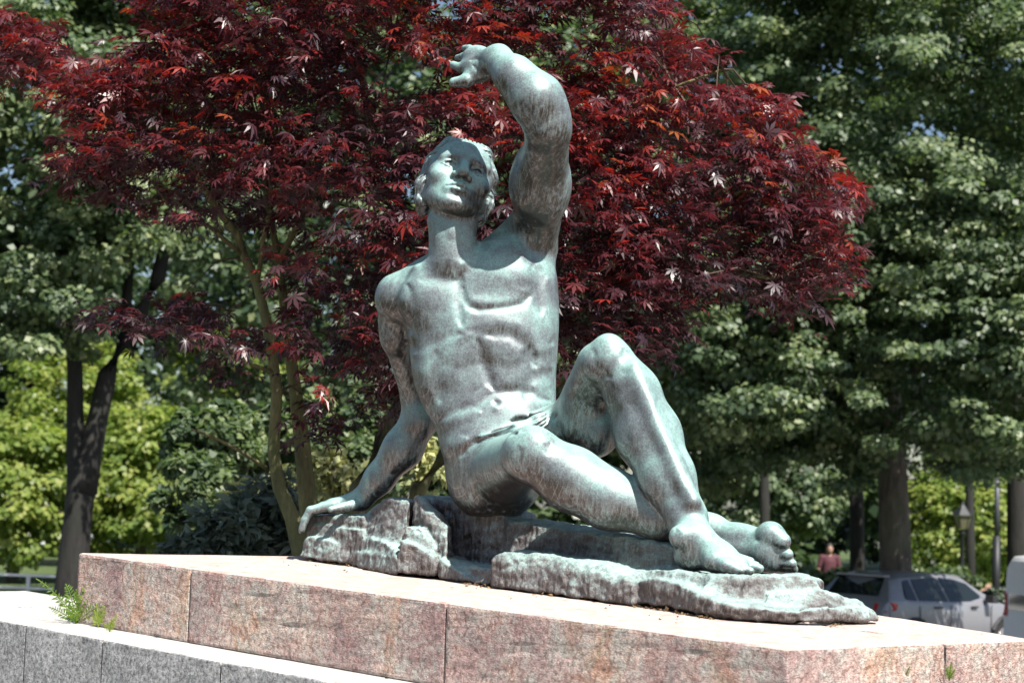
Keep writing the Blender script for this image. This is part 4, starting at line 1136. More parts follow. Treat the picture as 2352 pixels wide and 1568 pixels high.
    # sunlit young trees far left
    for i, (px, py, Y, rx, rz, m, lab) in enumerate([
        (40, 1120, 46, 1.9, 1.9, M_BRIGHT, 'bright yellow green young tree at the far left edge'),
        (330, 1130, 48, 2.2, 2.4, M_BRIGHT, 'bright yellow green tree right of the dark forked trunk'),
        (190, 980, 56, 2.5, 2.8, M_BRIGHT, 'sunlit pale green tree seen through the fork of the dark trunk'),
        (520, 960, 58, 2.6, 3.6, M_BRIGHT, 'tall sunlit tree behind the lowest maple twigs'),
        (2200, 1200, 60, 2.2, 2.2, M_BRIGHT, 'sunlit yellow green tree behind the old street lantern'),
        (2330, 1230, 66, 2.0, 2.2, M_BRIGHT, 'sunlit yellow green tree behind the tall grey pole'),
        (1760, 1120, 58, 2.6, 1.9, M_LINDEN, 'half shaded green tree behind the bronze toes')]):
        c = P(px, py, Y); pts = shell_points(150, c, (rx, rx * .9, rz), 60 + i, .2, .7)
        pts[:, 2] = np.maximum(pts[:, 2], .35)
        base = (c[0], c[1], 0)
        tr = ([np.array([c[0], c[1], 0.0]), np.array([c[0], c[1], max(.8, c[2] - rz * .3)]), np.array([c[0] + .1, c[1], c[2] + rz * .5])], [.16, .13, .06])
        tree('young_tree', lab, base, tr, [], [leaf_cloud(pts, RNG.uniform(.35, .55, len(pts)), 80, .17, 80 + i, .6, .9, .55, outc=c)], M_BARK, m)
    # shrubs
    def shrub(name, lab, blobs, m, size, per, seed, templ=KITE_V, up=.7, hang=.2):
        c = P(*blobs[0][:3]); t = empty(name, (c[0], c[1], 0)); tag(t, lab, 'shrub')
        ps, rs = [], []
        for (px, py, Y, rx, rz, n) in blobs:
            cc = P(px, py, Y); q = shell_points(n, cc, (M(rx, Y), M(rx, Y) * .8, M(rz, Y)), seed + int(px), .1, .6); ps.append(q); rs.append(np.full(len(q), M(rx, Y) * .22))
        q = np.concatenate(ps); crown_obj(t, [leaf_cloud(q, np.concatenate(rs), per, size, seed, .8, up, .5, templ, spread=1.2, hang=hang)], m, 'foliage')
        st = MB()
        r = random.Random(seed)
        for k in range(9):
            e = q[r.randrange(len(q))]; b0 = np.array([c[0] + r.uniform(-.15, .15), c[1] + r.uniform(-.1, .1), 0.0])
            st.tube([b0, (b0 + e) / 2 + np.array([0, 0, .1]), e], [.018, .012, .006], n=5)
        st.build('stem', M_BARK, t, smooth=True)
    shrub('grey_leaved_shrub', 'grey green shrub with narrow leaves behind the left end of the plinth', [(520, 1235, 9.5, 95, 70, 46), (610, 1190, 9.7, 90, 90, 50), (440, 1260, 9.4, 60, 45, 22), (690, 1250, 9.6, 60, 60, 22)], M_GREYLEAF, .085, 34, 101, NARROW_V * [1.3, 1, 1])
    shrub('variegated_shrub', 'cream and green variegated shrub behind the propping bronze arm', [(770, 1100, 10.6, 75, 62, 34), (560, 1150, 10.8, 50, 42, 16), (650, 1120, 11.0, 50, 46, 14), (990, 1075, 10.9, 55, 70, 18)], M_PALELEAF, .07, 24, 102, NARROW_V * [1.6, 1, 1])
    shrub('dark_green_shrub', 'dark blue green shrub between the sunlit trees and the maple stems', [(500, 1010, 15, 120, 95, 46), (640, 1060, 15.5, 130, 130, 50), (830, 1010, 16, 150, 150, 50), (460, 1130, 14.5, 90, 90, 30), (1020, 1090, 15, 110, 110, 36)], M_LINDEN, .075, 190, 103)
    shrub('round_bush', 'rounded clipped bush behind the bonnet of the grey car', [(2285, 1385, 36, 42, 32, 40)], M_GREYLEAF, .10, 60, 104)
    for i, (px, w_, lab) in enumerate([(1880, 120, 'low green hedge behind the roof of the grey car, left of the linden trunk'), (2140, 100, 'low hedge behind the grey car, right of the linden trunk')]):
        shrub('low_hedge', lab, [(px - w_ * .5, 1330, 41, 55, 26, 40), (px, 1332, 41, 55, 24, 40), (px + w_ * .5, 1330, 41, 55, 26, 40)], M_LINDEN, .12, 50, 110 + i)
    # far wood as one mass
    r = np.random.default_rng(5)
    n = 2300
    x = r.uniform(-34, 34, n); y = r.uniform(66, 84, n); z = r.uniform(.5, 1, n) * 0 + r.random(n) * (24 + 3 * np.sin(x * .35) + 2 * np.sin(x * .9))
    pts = np.stack([x, y, z + .6], 1)
    V, F, T = leaf_cloud(pts, r.uniform(.9, 1.5, n), 70, .42, 7, .6, .8, .5)
    o = mesh_obj('distant_wood', V, F, M_DARKLEAF, None, attr={'tint': ('FACE', T)}); tag(o, 'dark mass of far park trees behind everything', 'woodland', kind='stuff')
# ------------------------------------------------------------------ red Japanese maple
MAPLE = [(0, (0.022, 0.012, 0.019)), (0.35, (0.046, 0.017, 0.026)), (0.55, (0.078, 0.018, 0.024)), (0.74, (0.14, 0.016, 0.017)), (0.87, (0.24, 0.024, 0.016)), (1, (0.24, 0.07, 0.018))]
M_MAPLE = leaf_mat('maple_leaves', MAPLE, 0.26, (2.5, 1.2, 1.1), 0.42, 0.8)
def maple_leaf():
    tips = [(-128, .42), (-84, .72), (-42, .93), (0, 1.05), (42, .93), (84, .72), (128, .42)]
    ring = [(0, -0.02, 0)]
    prev = None
    out = []
    for i, (a, l) in enumerate(tips):
        t = math.radians(a); tip = (math.sin(t) * l, math.cos(t) * l)
        w = .135 * l
        mid = .55 * l
        px, py = math.cos(t), -math.sin(t)
        zt = -.22 * l * l; zm = -.02 * l
        out.append([(mid * math.sin(t) - px * w, mid * math.cos(t) - py * w, zm), (tip[0], tip[1], zt), (mid * math.sin(t) + px * w, mid * math.cos(t) + py * w, zm)])
    V = [(0, 0, .02)]; F = []
    for i, (a, b, c) in enumerate(out):
        k = len(V); V += [a, b, c]; F += [(0, k + 2, k + 1, k)]
    return np.array(V) * [1, 1, 1], np.array(F)
MLV, MLF = maple_leaf()
OUTLINE = [(-260, -120), (-60, 10), (60, 22), (120, 110), (210, 150), (330, 95), (345, -20), (500, -400), (1300, -420), (1500, -30), (1560, 45), (1640, 125), (1650, 200), (1760, 205), (1790, 262), (1830, 300), (1855, 350), (1935, 395),
           (1955, 460), (1915, 505), (1925, 560), (1985, 585), (1935, 622), (1900, 660), (1815, 712), (1755, 690), (1700, 684), (1640, 655), (1600, 700), (1545, 760), (1490, 830), (1400, 880), (1290, 900),
           (1200, 960), (1000, 900), (940, 960), (850, 900), (800, 940), (740, 1010), (640, 1000), (610, 900), (520, 880), (500, 800), (420, 760), (250, 735), (200, 708), (330, 700), (470, 680), (520, 600), (470, 560),
           (330, 470), (240, 450), (130, 380), (130, 230), (20, 180), (-260, 60)]
def inside(px, py, poly):
    c = np.zeros(len(px), bool); j = len(poly) - 1
    for i in range(len(poly)):
        xi, yi = poly[i]; xj, yj = poly[j]
        m = ((yi > py) != (yj > py)) & (px < (xj - xi) * (py - yi) / (yj - yi + 1e-9) + xi)
        c ^= m; j = i
    return c
def make_maple():
    r = np.random.default_rng(77)
    stems = [
        [(705, 1330, 8.1, 26), (672, 1190, 8.1, 21), (642, 1120, 8.1, 18), (628, 1040, 8.1, 16), (636, 900, 8.1, 15), (618, 760, 8.1, 14), (590, 650, 8.1, 13), (562, 590, 8.1, 12), (545, 540, 8.1, 11), (490, 470, 8.0, 9), (452, 400, 7.9, 6), (430, 330, 8.0, 4)],
        [(722, 1330, 8.3, 30), (706, 1140, 8.3, 24), (692, 1000, 8.3, 21), (676, 880, 8.3, 17), (660, 760, 8.3, 14), (640, 600, 8.3, 11), (608, 430, 8.2, 8), (600, 300, 8.1, 6)],
        [(800, 1330, 8.5, 34), (826, 1120, 8.5, 28), (880, 1010, 8.5, 25), (930, 915, 8.5, 22), (1000, 780, 8.4, 18), (1080, 600, 8.3, 14), (1150, 380, 8.2, 10), (1170, 180, 8.1, 7)],
        [(930, 1330, 8.6, 28), (960, 1130, 8.6, 22), (1020, 1045, 8.6, 19), (1150, 900, 8.5, 16), (1300, 740, 8.4, 13), (1500, 560, 8.2, 9), (1700, 440, 8.0, 6), (1850, 420, 7.9, 4)],
        [(1300, 740, 8.4, 10), (1420, 640, 8.2, 9), (1600, 620, 8.0, 6), (1780, 640, 7.8, 4)],
        [(640, 600, 8.3, 9), (720, 450, 8.1, 8), (860, 280, 8.0, 6), (900, 100, 8.0, 5)],
        [(560, 588, 8.1, 7), (480, 520, 8.0, 5), (400, 490, 7.9, 4)],
        [(612, 1075, 8.1, 6), (560, 1040, 8.0, 5), (500, 1008, 7.9, 4), (440, 985, 7.8, 3)],
        [(640, 860, 8.1, 6), (560, 830, 8.0, 5), (440, 780, 7.9, 4), (300, 730, 7.8, 3)],
        [(590, 660, 8.1, 7), (606, 540, 8.0, 6), (622, 480, 7.9, 5)],
        [(452, 400, 7.9, 5), (360, 300, 8.0, 4), (230, 220, 8.1, 3), (90, 130, 8.2, 2)],
        [(1150, 380, 8.2, 8), (1350, 280, 8.1, 6), (1550, 200, 8.0, 4), (1660, 160, 7.9, 3)],
    ]
    b = P(722, 1330, 8.3)
    t = empty('maple_tree', (b[0], b[1], 0)); tag(t, 'red Japanese maple tree with several olive stems spreading behind the bronze statue', 'tree')
    for k, s in enumerate(stems):
        pts, rad = px_path(s); rad = [q * .88 for q in rad]
        if k < 4:
            q = pts[0].copy(); q[2] = 0; pts = [q] + pts; rad = [rad[0] * 1.15] + rad
        MB().tube(pts, rad, n=10).build('trunk' if k < 4 else 'limb', M_MBARK, t, smooth=True)
    nodes = np.concatenate([np.array(px_path(s)[0])[(4 if k < 4 else 1):] for k, s in enumerate(stems)])
    # sprays
    n = 3200
    px = r.uniform(-260, 2000, n * 4); py = r.uniform(-420, 1010, n * 4)
    ok = inside(px, py, OUTLINE)
    # leave ragged holes low in the crown
    hole = fbm(np.stack([px / 85, py / 60, np.zeros_like(px)], 1), 2, 3)
    ok &= ~((hole > .10) & (py > 430) & (px < 860)) & ~((hole > .25) & (py < 430) & ~((px < 480) & (py < 260))) & ~((hole > .22) & (py > 760))
    ok &= ~((px > 350) & (px < 640) & (py > 520) & (py < 690) & (r.random(n * 4) < .8))
    ok &= ~((px > 600) & (px < 950) & (py > 850) & (r.random(n * 4) < .45)) & ~((px > 480) & (px < 620) & (py > 520) & (py < 900) & (r.random(n * 4) < .5))
    st1 = np.array([(640, 900), (618, 760), (590, 650), (562, 590), (545, 540), (490, 470), (452, 400)], float)
    near = np.full(n * 4, 1e9)
    for a, b_ in zip(st1[:-1], st1[1:]):
        q = np.stack([px, py], 1); ba = b_ - a; tt = np.clip(((q - a) @ ba) / (ba @ ba), 0, 1); near = np.minimum(near, np.linalg.norm(q - a - tt[:, None] * ba, axis=1))
    ok &= ~((near < 38) & (r.random(n * 4) < .8))
    px, py = px[ok][:n], py[ok][:n]; n = len(px)
    Y = 8.2 + r.uniform(-1.15, 1.0, n) * np.clip(1.1 - np.abs(px - 900) / 1400, .45, 1)
    cen = np.stack([P(a, b_, c) for a, b_, c in zip(px, py, Y)])
    per = 10
    idx = np.repeat(np.arange(n), per)
    ang = r.uniform(0, 2 * np.pi, len(idx)); rr = np.sqrt(r.random(len(idx))) * r.uniform(.07, .17, n)[idx]
    sdir = r.normal(size=(n, 3)) * .5; sdir[:, 1] -= .35
    sdir[:, 2] = r.normal(size=n) * .10 - .05
    rad_out = cen - P(900, 650, 8.3); rad_out[:, 2] *= .25; sdir += rad_out / (np.linalg.norm(rad_out, axis=1, keepdims=True) + .1) * .7
    sn = np.stack([r.normal(size=n) * .25, -.06 + r.normal(size=n) * .25, np.ones(n)], 1)
    sn /= np.linalg.norm(sn, axis=1, keepdims=True)
    e1 = np.cross(sn, [1, 0, 0.0]); e1 /= np.linalg.norm(e1, axis=1, keepdims=True); e2 = np.cross(sn, e1)
    off = e1[idx] * (np.cos(ang) * rr)[:, None] + e2[idx] * (np.sin(ang) * rr)[:, None]
    pos = cen[idx] + off + r.normal(size=off.shape) * .018
    pos[:, 2] -= rr ** 2 * 1.6
    nrm = sn[idx] + r.normal(size=off.shape) * .33 + off * 1.6
    down = off / (np.linalg.norm(off, axis=1, keepdims=True) + .02) * .7 + sdir[idx] + r.normal(size=off.shape) * .3; down[:, 2] -= .25
    R = aim(nrm, down)
    R = R * np.stack([r.uniform(.5, 1.05, len(idx)), r.uniform(.8, 1.15, len(idx)), r.uniform(.6, 1.8, len(idx))], 1)[:, None, :]
    sc = .064 * (0.6 + .62 * r.random(len(idx)))
    uv = project(pos)
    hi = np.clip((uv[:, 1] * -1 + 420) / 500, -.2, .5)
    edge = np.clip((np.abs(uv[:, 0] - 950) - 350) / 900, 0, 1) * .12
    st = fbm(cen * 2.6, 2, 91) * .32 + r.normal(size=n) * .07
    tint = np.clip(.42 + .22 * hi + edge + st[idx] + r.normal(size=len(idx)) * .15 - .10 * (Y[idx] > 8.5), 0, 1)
    # keep leaves off the statue's own space
    uk = project(pos); keep = ~((pos[:, 1] < 6.75)) & ~((np.hypot(uk[:, 0] - 1000, uk[:, 1] - 305) < 40) & (pos[:, 1] < 7.6))
    pos, R, sc, tint = pos[keep], R[keep], sc[keep], tint[keep]
    # the largest 300 in view are leaves of their own
    uv = project(pos); inv = (uv[:, 0] > 0) & (uv[:, 0] < W0) & (uv[:, 1] > 0) & (uv[:, 1] < H0)
    big = np.argsort(-(sc / pos[:, 1]) * inv)[:300]
    m_ = np.zeros(len(pos), bool); m_[big] = True
    V, F = scatter(MLV, MLF, pos[~m_], R[~m_], sc[~m_])
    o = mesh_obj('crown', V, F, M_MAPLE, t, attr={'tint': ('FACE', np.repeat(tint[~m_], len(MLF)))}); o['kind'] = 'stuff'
    variants = []
    for k in range(10):
        me = bpy.data.meshes.new('maple_leaf'); me.from_pydata(MLV.tolist(), [], [tuple(f) for f in MLF.tolist()]); me.update()
        a = me.attributes.new('tint', 'FLOAT', 'FACE'); a.data.foreach_set('value', np.full(len(MLF), (k + .5) / 10, np.float32)); me.materials.append(M_MAPLE); variants.append(me)
    tl = np.array(t.location)
    for i in big:
        o = bpy.data.objects.new('leaf', variants[int(min(9, tint[i] * 10))]); COL.objects.link(o); o.parent = t
        Rm = R[i] * sc[i]; p = pos[i] - tl
        o.matrix_basis = Matrix(((Rm[0, 0], Rm[0, 1], Rm[0, 2], p[0]), (Rm[1, 0], Rm[1, 1], Rm[1, 2], p[1]), (Rm[2, 0], Rm[2, 1], Rm[2, 2], p[2]), (0, 0, 0, 1)))
    # twigs from the limbs to the sprays
    tw = MB()
    cu = project(cen)
    for i in range(0, n, 6):
        if np.hypot(cu[i, 0] - 1000, cu[i, 1] - 305) < 70: continue
        d = np.linalg.norm(nodes - cen[i], axis=1); a = nodes[int(np.argmin(d))]
        if d.min() > .62: continue
        mid = (a + cen[i]) / 2 + np.array([0, 0, .05]) + r.normal(size=3) * .03
        tw.tube([a, mid, cen[i]], [.005, .0035, .002], n=4, caps=False)
    o = tw.build('twigs', plain('twig_bark', (0.075, 0.045, 0.03), 0.7), t); o['kind'] = 'stuff'
# ------------------------------------------------------------------ ferns, litter
M_FERN = leaf_mat('fern_green', [(0, (0.06, 0.12, 0.02)), (0.5, (0.14, 0.24, 0.03)), (1, (0.30, 0.38, 0.06))], 0.3, (1.6, 1.8, 0.8))
M_DRY = leaf_mat('dry_leaf_bits', [(0, (0.10, 0.06, 0.03)), (1, (0.30, 0.20, 0.10))], 0.1, (1, 1, 1))
def frond(parent, root, tip, arch, wid, seed, tint):
    r = random.Random(seed); n = 13
    root, tip = np.array(root), np.array(tip); pts = []
    for i in range(n + 1):
        t = i / n; p = root * (1 - t) + tip * t; p[2] += arch * 4 * t * (1 - t) * .6; pts.append(p)
    vs, fs, tn = [], [], []
    side0 = np.cross(tip - root, [0, -1, 0]); side0 = side0 / (np.linalg.norm(side0) + 1e-9)
    for i in range(2, n + 1):
        d = pts[i] - pts[i - 1]; d /= np.linalg.norm(d)
        side = side0 - d * (side0 @ d); side /= np.linalg.norm(side) + 1e-9
        w = wid * math.sin(math.pi * min(1, (i + 2) / (n + 2.5))) ** .8 * (1.15 - i / n * .5)
        for s in (-1, 1):
            a = pts[i]; dirn = side * s * .9 + d * .55 + np.array([0, r.uniform(-.45, .45), r.uniform(-.3, .1)]); dirn /= np.linalg.norm(dirn)
            b = a + dirn * w * r.uniform(.8, 1.15); m1 = (a + b) / 2 + d * w * .17; m2 = (a + b) / 2 - d * w * .15
            k = len(vs); vs += [a, m1, b, m2]; fs.append((k, k + 1, k + 2, k + 3)); tn.append(min(1, max(0, tint + r.uniform(-.2, .2))))
    m = MB(); m.tube(pts, [.0016] * (n + 1), n=4)
    k = len(vs); vs += m.v; q = [f for f in m.f if len(f) == 4]; fs += [tuple(i + k for i in f) for f in q]; tn += [tint] * len(q)
    return mesh_obj('frond', vs, np.array(fs), M_FERN, parent, attr={'tint': ('FACE', tn)})
def make_ferns():
    def fern(base, tips, lab, tint, wid):
        b = on_top(*base, PH); t = empty('fern', tuple(b)); tag(t, lab, 'fern', 'ferns in the joint of the plinth')
        for i, (px, py, dy, ar) in enumerate(tips):
            frond(t, b, P(px, py, b[1] + dy), ar, wid * (1 if i % 2 else .8), i * 7 + base[0], tint + (.2 if dy < 0 else 0))
    fern((176, 1431), [(82, 1328, -.05, .03), (150, 1340, .0, .03), (112, 1393, -.06, .01), (215, 1345, -.03, .05), (232, 1372, -.06, .04), (196, 1335, .03, .02), (120, 1362, -.1, .03), (238, 1392, -.09, .02), (175, 1352, -.05, .02), (160, 1385, -.08, .0)],
         'largest leafy fern at the left corner of the pink plinth', .35, .030)
    fern((226, 1440), [(222, 1384, -.02, .0), (240, 1392, -.03, .01), (250, 1378, .0, .01), (216, 1400, -.03, .0)], 'bright yellow green fern between the big and the smallest fern', .8, .020)
    fern((252, 1450), [(270, 1408, -.02, .0), (258, 1420, -.03, .0), (240, 1432, -.03, .005)], 'smallest fern, furthest right along the plinth foot', .7, .016)
    def weed(px, py, h, lab):
        f = (B_ + (on_top(px, 1479) - B_)); q = on_top(px, py - 60); 
        b = P(px, py, on_top(px, 1478)[1] - .012); t = empty('weed', tuple(b)); tag(t, lab, 'weed')
        for i, (dx, hh) in enumerate([(6, h), (-7, h * .7), (14, h * .6)]):
            frond(t, b, P(px + dx, py - hh, b[1] - .01 - .01 * i), .004, .010, i + px, .6)
    weed(2180, 1562, 44, 'tiny weed growing out of the dark joint of the pink plinth')
    weed(2076, 1566, 62, 'thin weed stalk against the bright end of the plinth')
    r = np.random.default_rng(3); n = 620
    px = r.uniform(690, 2000, n); px = px[(fbm(np.stack([px / 60, px * 0, px * 0], 1), 2, 4) > -.12)]; n = len(px); pos = np.stack([front_pt(a) for a in px]); stray = (r.random((n, 1)) < .10) * r.random((n, 1)) * .28
    pos[:, :2] -= BN[:2] * (np.abs(r.normal(size=(n, 1))) * .012 - .006 + stray)
    pos[:, 2] = top_z(pos[:, 0], pos[:, 1]) + .004
    nr = r.normal(size=(n, 3)) * .5; nr[:, 2] += 1
    V, F = scatter(KITE_V, KITE_F, pos, aim(nr, r.normal(size=(n, 3))), .012 * r.uniform(.4, 1.3, n))
    o = mesh_obj('leaf_litter', V, F, M_DRY, None, attr={'tint': ('FACE', r.random(n))}); tag(o, 'dry leaf crumbs along the foot of the bronze rock', 'leaf litter', kind='stuff')

# ------------------------------------------------------------------ vehicles
def paint(name, col, metal=0.4, rough=0.35): return plain(name, col, rough, metal, noise=0.03, coat=0.5)
M_GLASS = plain('car_glass', (0.012, 0.016, 0.016), 0.05, noise=0.1, spec=0.8)
M_TYRE = plain('tyre_rubber', (0.02, 0.02, 0.02), 0.8); M_RIM = plain('alloy_rim', (0.55, 0.55, 0.57), 0.3, 0.8)
M_RED = plain('red_lamp', (0.55, 0.01, 0.012), 0.2, coat=0.6); M_BLACK = plain('black_plastic', (0.02, 0.02, 0.022), 0.5)
M_SEAT = plain('seat_cloth', (0.05, 0.05, 0.055), 0.9)
def loc(o, R, org, pts):
    return [tuple(org + R @ np.array(p)) for p in pts]
def vehicle(name, label, cat, org, yaw, st, belt, m, wheels, wr=.31, text=None):
    """st: stations (x, half width, z bottom, z shoulder, z roof, roof half width) rear to front, local x forward, y left"""
    t = empty(name, tuple(org), yaw); tag(t, label, cat)
    vs = []; k = 9
    for x, hw, z0, zs, zr, rw in st:
        half = [(hw * .90, z0), (hw * .985, z0 + (zs - z0) * .25), (hw, z0 + (zs - z0) * .6), (hw * .975, zs), (rw + (hw * .975 - rw) * .08, zs + (zr - zs) * .86) if zr > zs + .15 else (hw * .93, zs + (zr - zs) * .6), (rw * .86, zr - .012), (0, zr)]
        vs += [(x, y, z) for y, z in half] + [(x, -y, z) for y, z in half[-2::-1]]
    k = 13; n = len(st); fs = []
    for i in range(n - 1):
        for j in range(k - 1): fs.append((i * k + j, i * k + j + 1, (i + 1) * k + j + 1, (i + 1) * k + j))
        fs.append((i * k + k - 1, i * k, (i + 1) * k, (i + 1) * k + k - 1))
    fs.append(tuple(range(k))); fs.append(tuple((n - 1) * k + j for j in range(k - 1, -1, -1)))
    o = mesh_obj('body', vs, fs, m, t, smooth=True, world=False)
    bv = o.modifiers.new('round', 'BEVEL'); bv.width = .03; bv.segments = 2; bv.limit_method = 'ANGLE'; bv.angle_limit = math.radians(25)
    def side_z(x, key):
        xs = [s[0] for s in st]; return np.interp(x, xs, [s[key] for s in st])
    def ypos(x, z):
        hw = side_z(x, 1); zs = side_z(x, 3); zr = side_z(x, 4); rw = side_z(x, 5)
        if z <= zs: return hw
        f = min(1, (z - zs) / max(.01, (zr - zs) * .86)); return hw * .975 + (rw + (hw * .975 - rw) * .08 - hw * .975) * f
    for poly in belt:
        for s in (-1, 1):
            p = [(x, s * (ypos(x, z) + .012), z) for x, z in poly]; q = [(x, s * (ypos(x, z) - .01), z) for x, z in poly]
            kk = len(p); f = [tuple(range(kk)), tuple(range(2 * kk - 1, kk - 1, -1))] + [(i, (i + 1) % kk, kk + (i + 1) % kk, kk + i) for i in range(kk)]
            mesh_obj('side_window', p + q, f, M_GLASS, t, world=False)
    for x in wheels:
        for s in (-1, 1):
            hw = side_z(x, 1)
            y0 = s * (hw - .10)
            a = MB(); a.tube([(x, y0 - .10 * s, wr), (x, y0 + .105 * s, wr)], [wr, wr], n=24); w_ = a.build('wheel', M_TYRE, t, world=False)
            a = MB(); a.tube([(x, y0 + .09 * s, wr), (x, y0 + .115 * s, wr)], [wr * .68, wr * .66], n=20)
            for q in range(5):
                an = q * 2 * math.pi / 5; c_ = (x + math.cos(an) * wr * .36, y0 + .118 * s, wr + math.sin(an) * wr * .36)
                a.tube([(x, y0 + .118 * s, wr), (x + math.cos(an) * wr * .62, y0 + .118 * s, wr + math.sin(an) * wr * .62)], [.03, .025], n=5)
            a.build('rim', M_RIM, w_, world=False)
            # dark arch
            pts = [(x + math.cos(q) * (wr + .07), s * (hw + .006), wr + math.sin(q) * (wr + .07)) for q in np.linspace(-.2, math.pi + .2, 12)]
            MB().tube(pts, [.045] * 12, n=6).build('wheel_arch', M_BLACK, t, world=False)
    return t, ypos, side_z
def panel(t, name, pts, thick, m):
    p = [np.array(q, float) for q in pts]; n = np.cross(p[1] - p[0], p[2] - p[0]); n /= np.linalg.norm(n)
    q = [a - n * thick for a in p]; k = len(p)
    return mesh_obj(name, [tuple(a) for a in p] + [tuple(a) for a in q], [tuple(range(k)), tuple(range(2 * k - 1, k - 1, -1))] + [(i, (i + 1) % k, k + (i + 1) % k, k + i) for i in range(k)], m, t, world=False)
def make_car():
    # rear right corner stands at sheet px 2022
    yaw = math.radians(38)
    rc = P(2038, 1400, 31.0)
    f = np.array([math.cos(yaw), math.sin(yaw)]); lft = np.array([-math.sin(yaw), math.cos(yaw)])
    org = np.array([rc[0], rc[1]]) + lft * .86
    # local: x forward from the rear bumper, y left; camera sees the right (-y) side and the tail
    st = [(0.00, .74, .34, .78, .80, .60), (.05, .82, .30, .92, .97, .62), (.10, .85, .28, .98, 1.06, .60), (.34, .87, .26, .99, 1.38, .56), (.62, .875, .26, .97, 1.445, .58), (1.2, .88, .24, .95, 1.47, .60), (1.8, .88, .24, .93, 1.465, .60),
          (2.3, .88, .24, .92, 1.42, .585), (2.75, .875, .24, .92, 1.20, .58), (3.02, .87, .24, .92, 1.00, .58), (3.3, .86, .25, .88, .93, .56), (3.65, .84, .26, .78, .84, .52), (3.88, .76, .30, .62, .70, .48), (3.96, .62, .34, .52, .56, .40)]
    belt = [[(.52, 1.02), (.62, 1.32), (.78, 1.345), (.80, 1.0)], [(.86, 1.0), (.86, 1.35), (1.30, 1.385), (1.52, 1.38), (1.62, .98)], [(1.68, .975), (1.58, 1.38), (2.02, 1.35), (2.32, 1.28), (2.62, 1.10), (2.74, .975)]]
    t, yp, sz = vehicle('parked_car', 'grey hatchback car with a red tail lamp parked behind the right end of the plinth', 'car', (org[0], org[1], 0), yaw, st, belt, paint('grey_paint', (0.29, 0.29, 0.315)), (.72, 3.18))
    panel(t, 'rear_window', [(.105, -.56, 1.06), (.105, .56, 1.06), (.36, .50, 1.375), (.36, -.50, 1.375)][::-1], -.012, M_GLASS)
    panel(t, 'windscreen', [(2.42, -.52, 1.385), (2.42, .52, 1.385), (3.02, .56, 1.01), (3.02, -.56, 1.01)], -.012, M_GLASS)
    MB().box((.36, 0, 1.395), (.16, 1.06, .03)).build('spoiler', paint('grey_paint', (0.29, 0.29, 0.315)), t, world=False)
    for s in (-1, 1):
        panel(t, 'tail_lamp', [(.0, s * .56, .80), (.03, s * .80, .80), (.22, s * .875, .84), (.26, s * .875, .93), (.12, s * .855, .955), (.03, s * .56, .92)], .02 * s, M_RED)
        m = MB(); m.box((2.66, s * .96, 1.02), (.14, .20, .13), 0, .8); m.box((2.66, s * .88, .98), (.06, .1, .05)); m.build('wing_mirror', M_BLACK, t, world=False)
        for x in (1.32, 2.30): MB().box((x, s * .888, .88), (.17, .03, .03)).build('door_handle', M_BLACK, t, world=False)
        for x in (.84, 1.66, 2.78): MB().box((x, s * .8815, .60), (.012, .008, .62)).build('door_seam', M_BLACK, t, world=False)
    MB().box((-.005, 0, .42), (.03, 1.2, .14)).build('bumper_insert', M_BLACK, t, world=False)
    return t
def make_van(px, Y, yaw, lab, name='parked_van', letter=True):
    rc = P(px, 1400, Y); lft = np.array([-math.sin(yaw), math.cos(yaw)]); org = np.array([rc[0], rc[1]]) + lft * .95
    st = [(0, .86, .34, 1.0, 1.80, .74), (.06, .93, .30, 1.05, 1.90, .80), (.5, .955, .28, 1.06, 1.95, .82), (2.2, .96, .28, 1.06, 1.96, .82), (3.3, .96, .28, 1.06, 1.92, .80), (3.9, .955, .28, 1.04, 1.58, .78), (4.35, .94, .28, 1.02, 1.16, .76), (4.8, .90, .30, .85, .98, .70), (4.95, .78, .34, .62, .70, .6)]
    belt = [[(.22, 1.12), (.22, 1.68), (1.40, 1.72), (1.40, 1.12)], [(1.5, 1.12), (1.5, 1.72), (2.6, 1.72), (2.6, 1.10)], [(2.75, 1.10), (2.75, 1.70), (3.35, 1.66), (3.95, 1.30), (3.98, 1.10)]]
    t, yp, sz = vehicle(name, lab, 'van', (org[0], org[1], 0), yaw, st, belt, paint('white_paint', (0.80, 0.81, 0.83), .0), (.95, 4.05), .33)
    panel(t, 'rear_window', [(-.0, -.70, 1.10), (-.0, .70, 1.10), (.03, .66, 1.68), (.03, -.66, 1.68)][::-1], -.012, M_GLASS)
    for s in (-1, 1):
        panel(t, 'tail_lamp', [(-.02, s * .72, 1.0), (-.005, s * .90, 1.0), (.06, s * .945, 1.02), (.07, s * .93, 1.36), (.0, s * .86, 1.36), (-.015, s * .74, 1.3)], .02 * s, M_RED)
    if letter:
        g = plain('green_lettering', (0.06, 0.30, 0.22), 0.5); m = MB()
        for x0 in (.62,):
            y = -(.975)
            m.box((x0, y, .90), (.05, .012, .26))
            for z in (.79, .90, 1.01): m.box((x0 + .09, y, z), (.15, .012, .045))
        m.build('lettering', g, t, world=False)
    return t

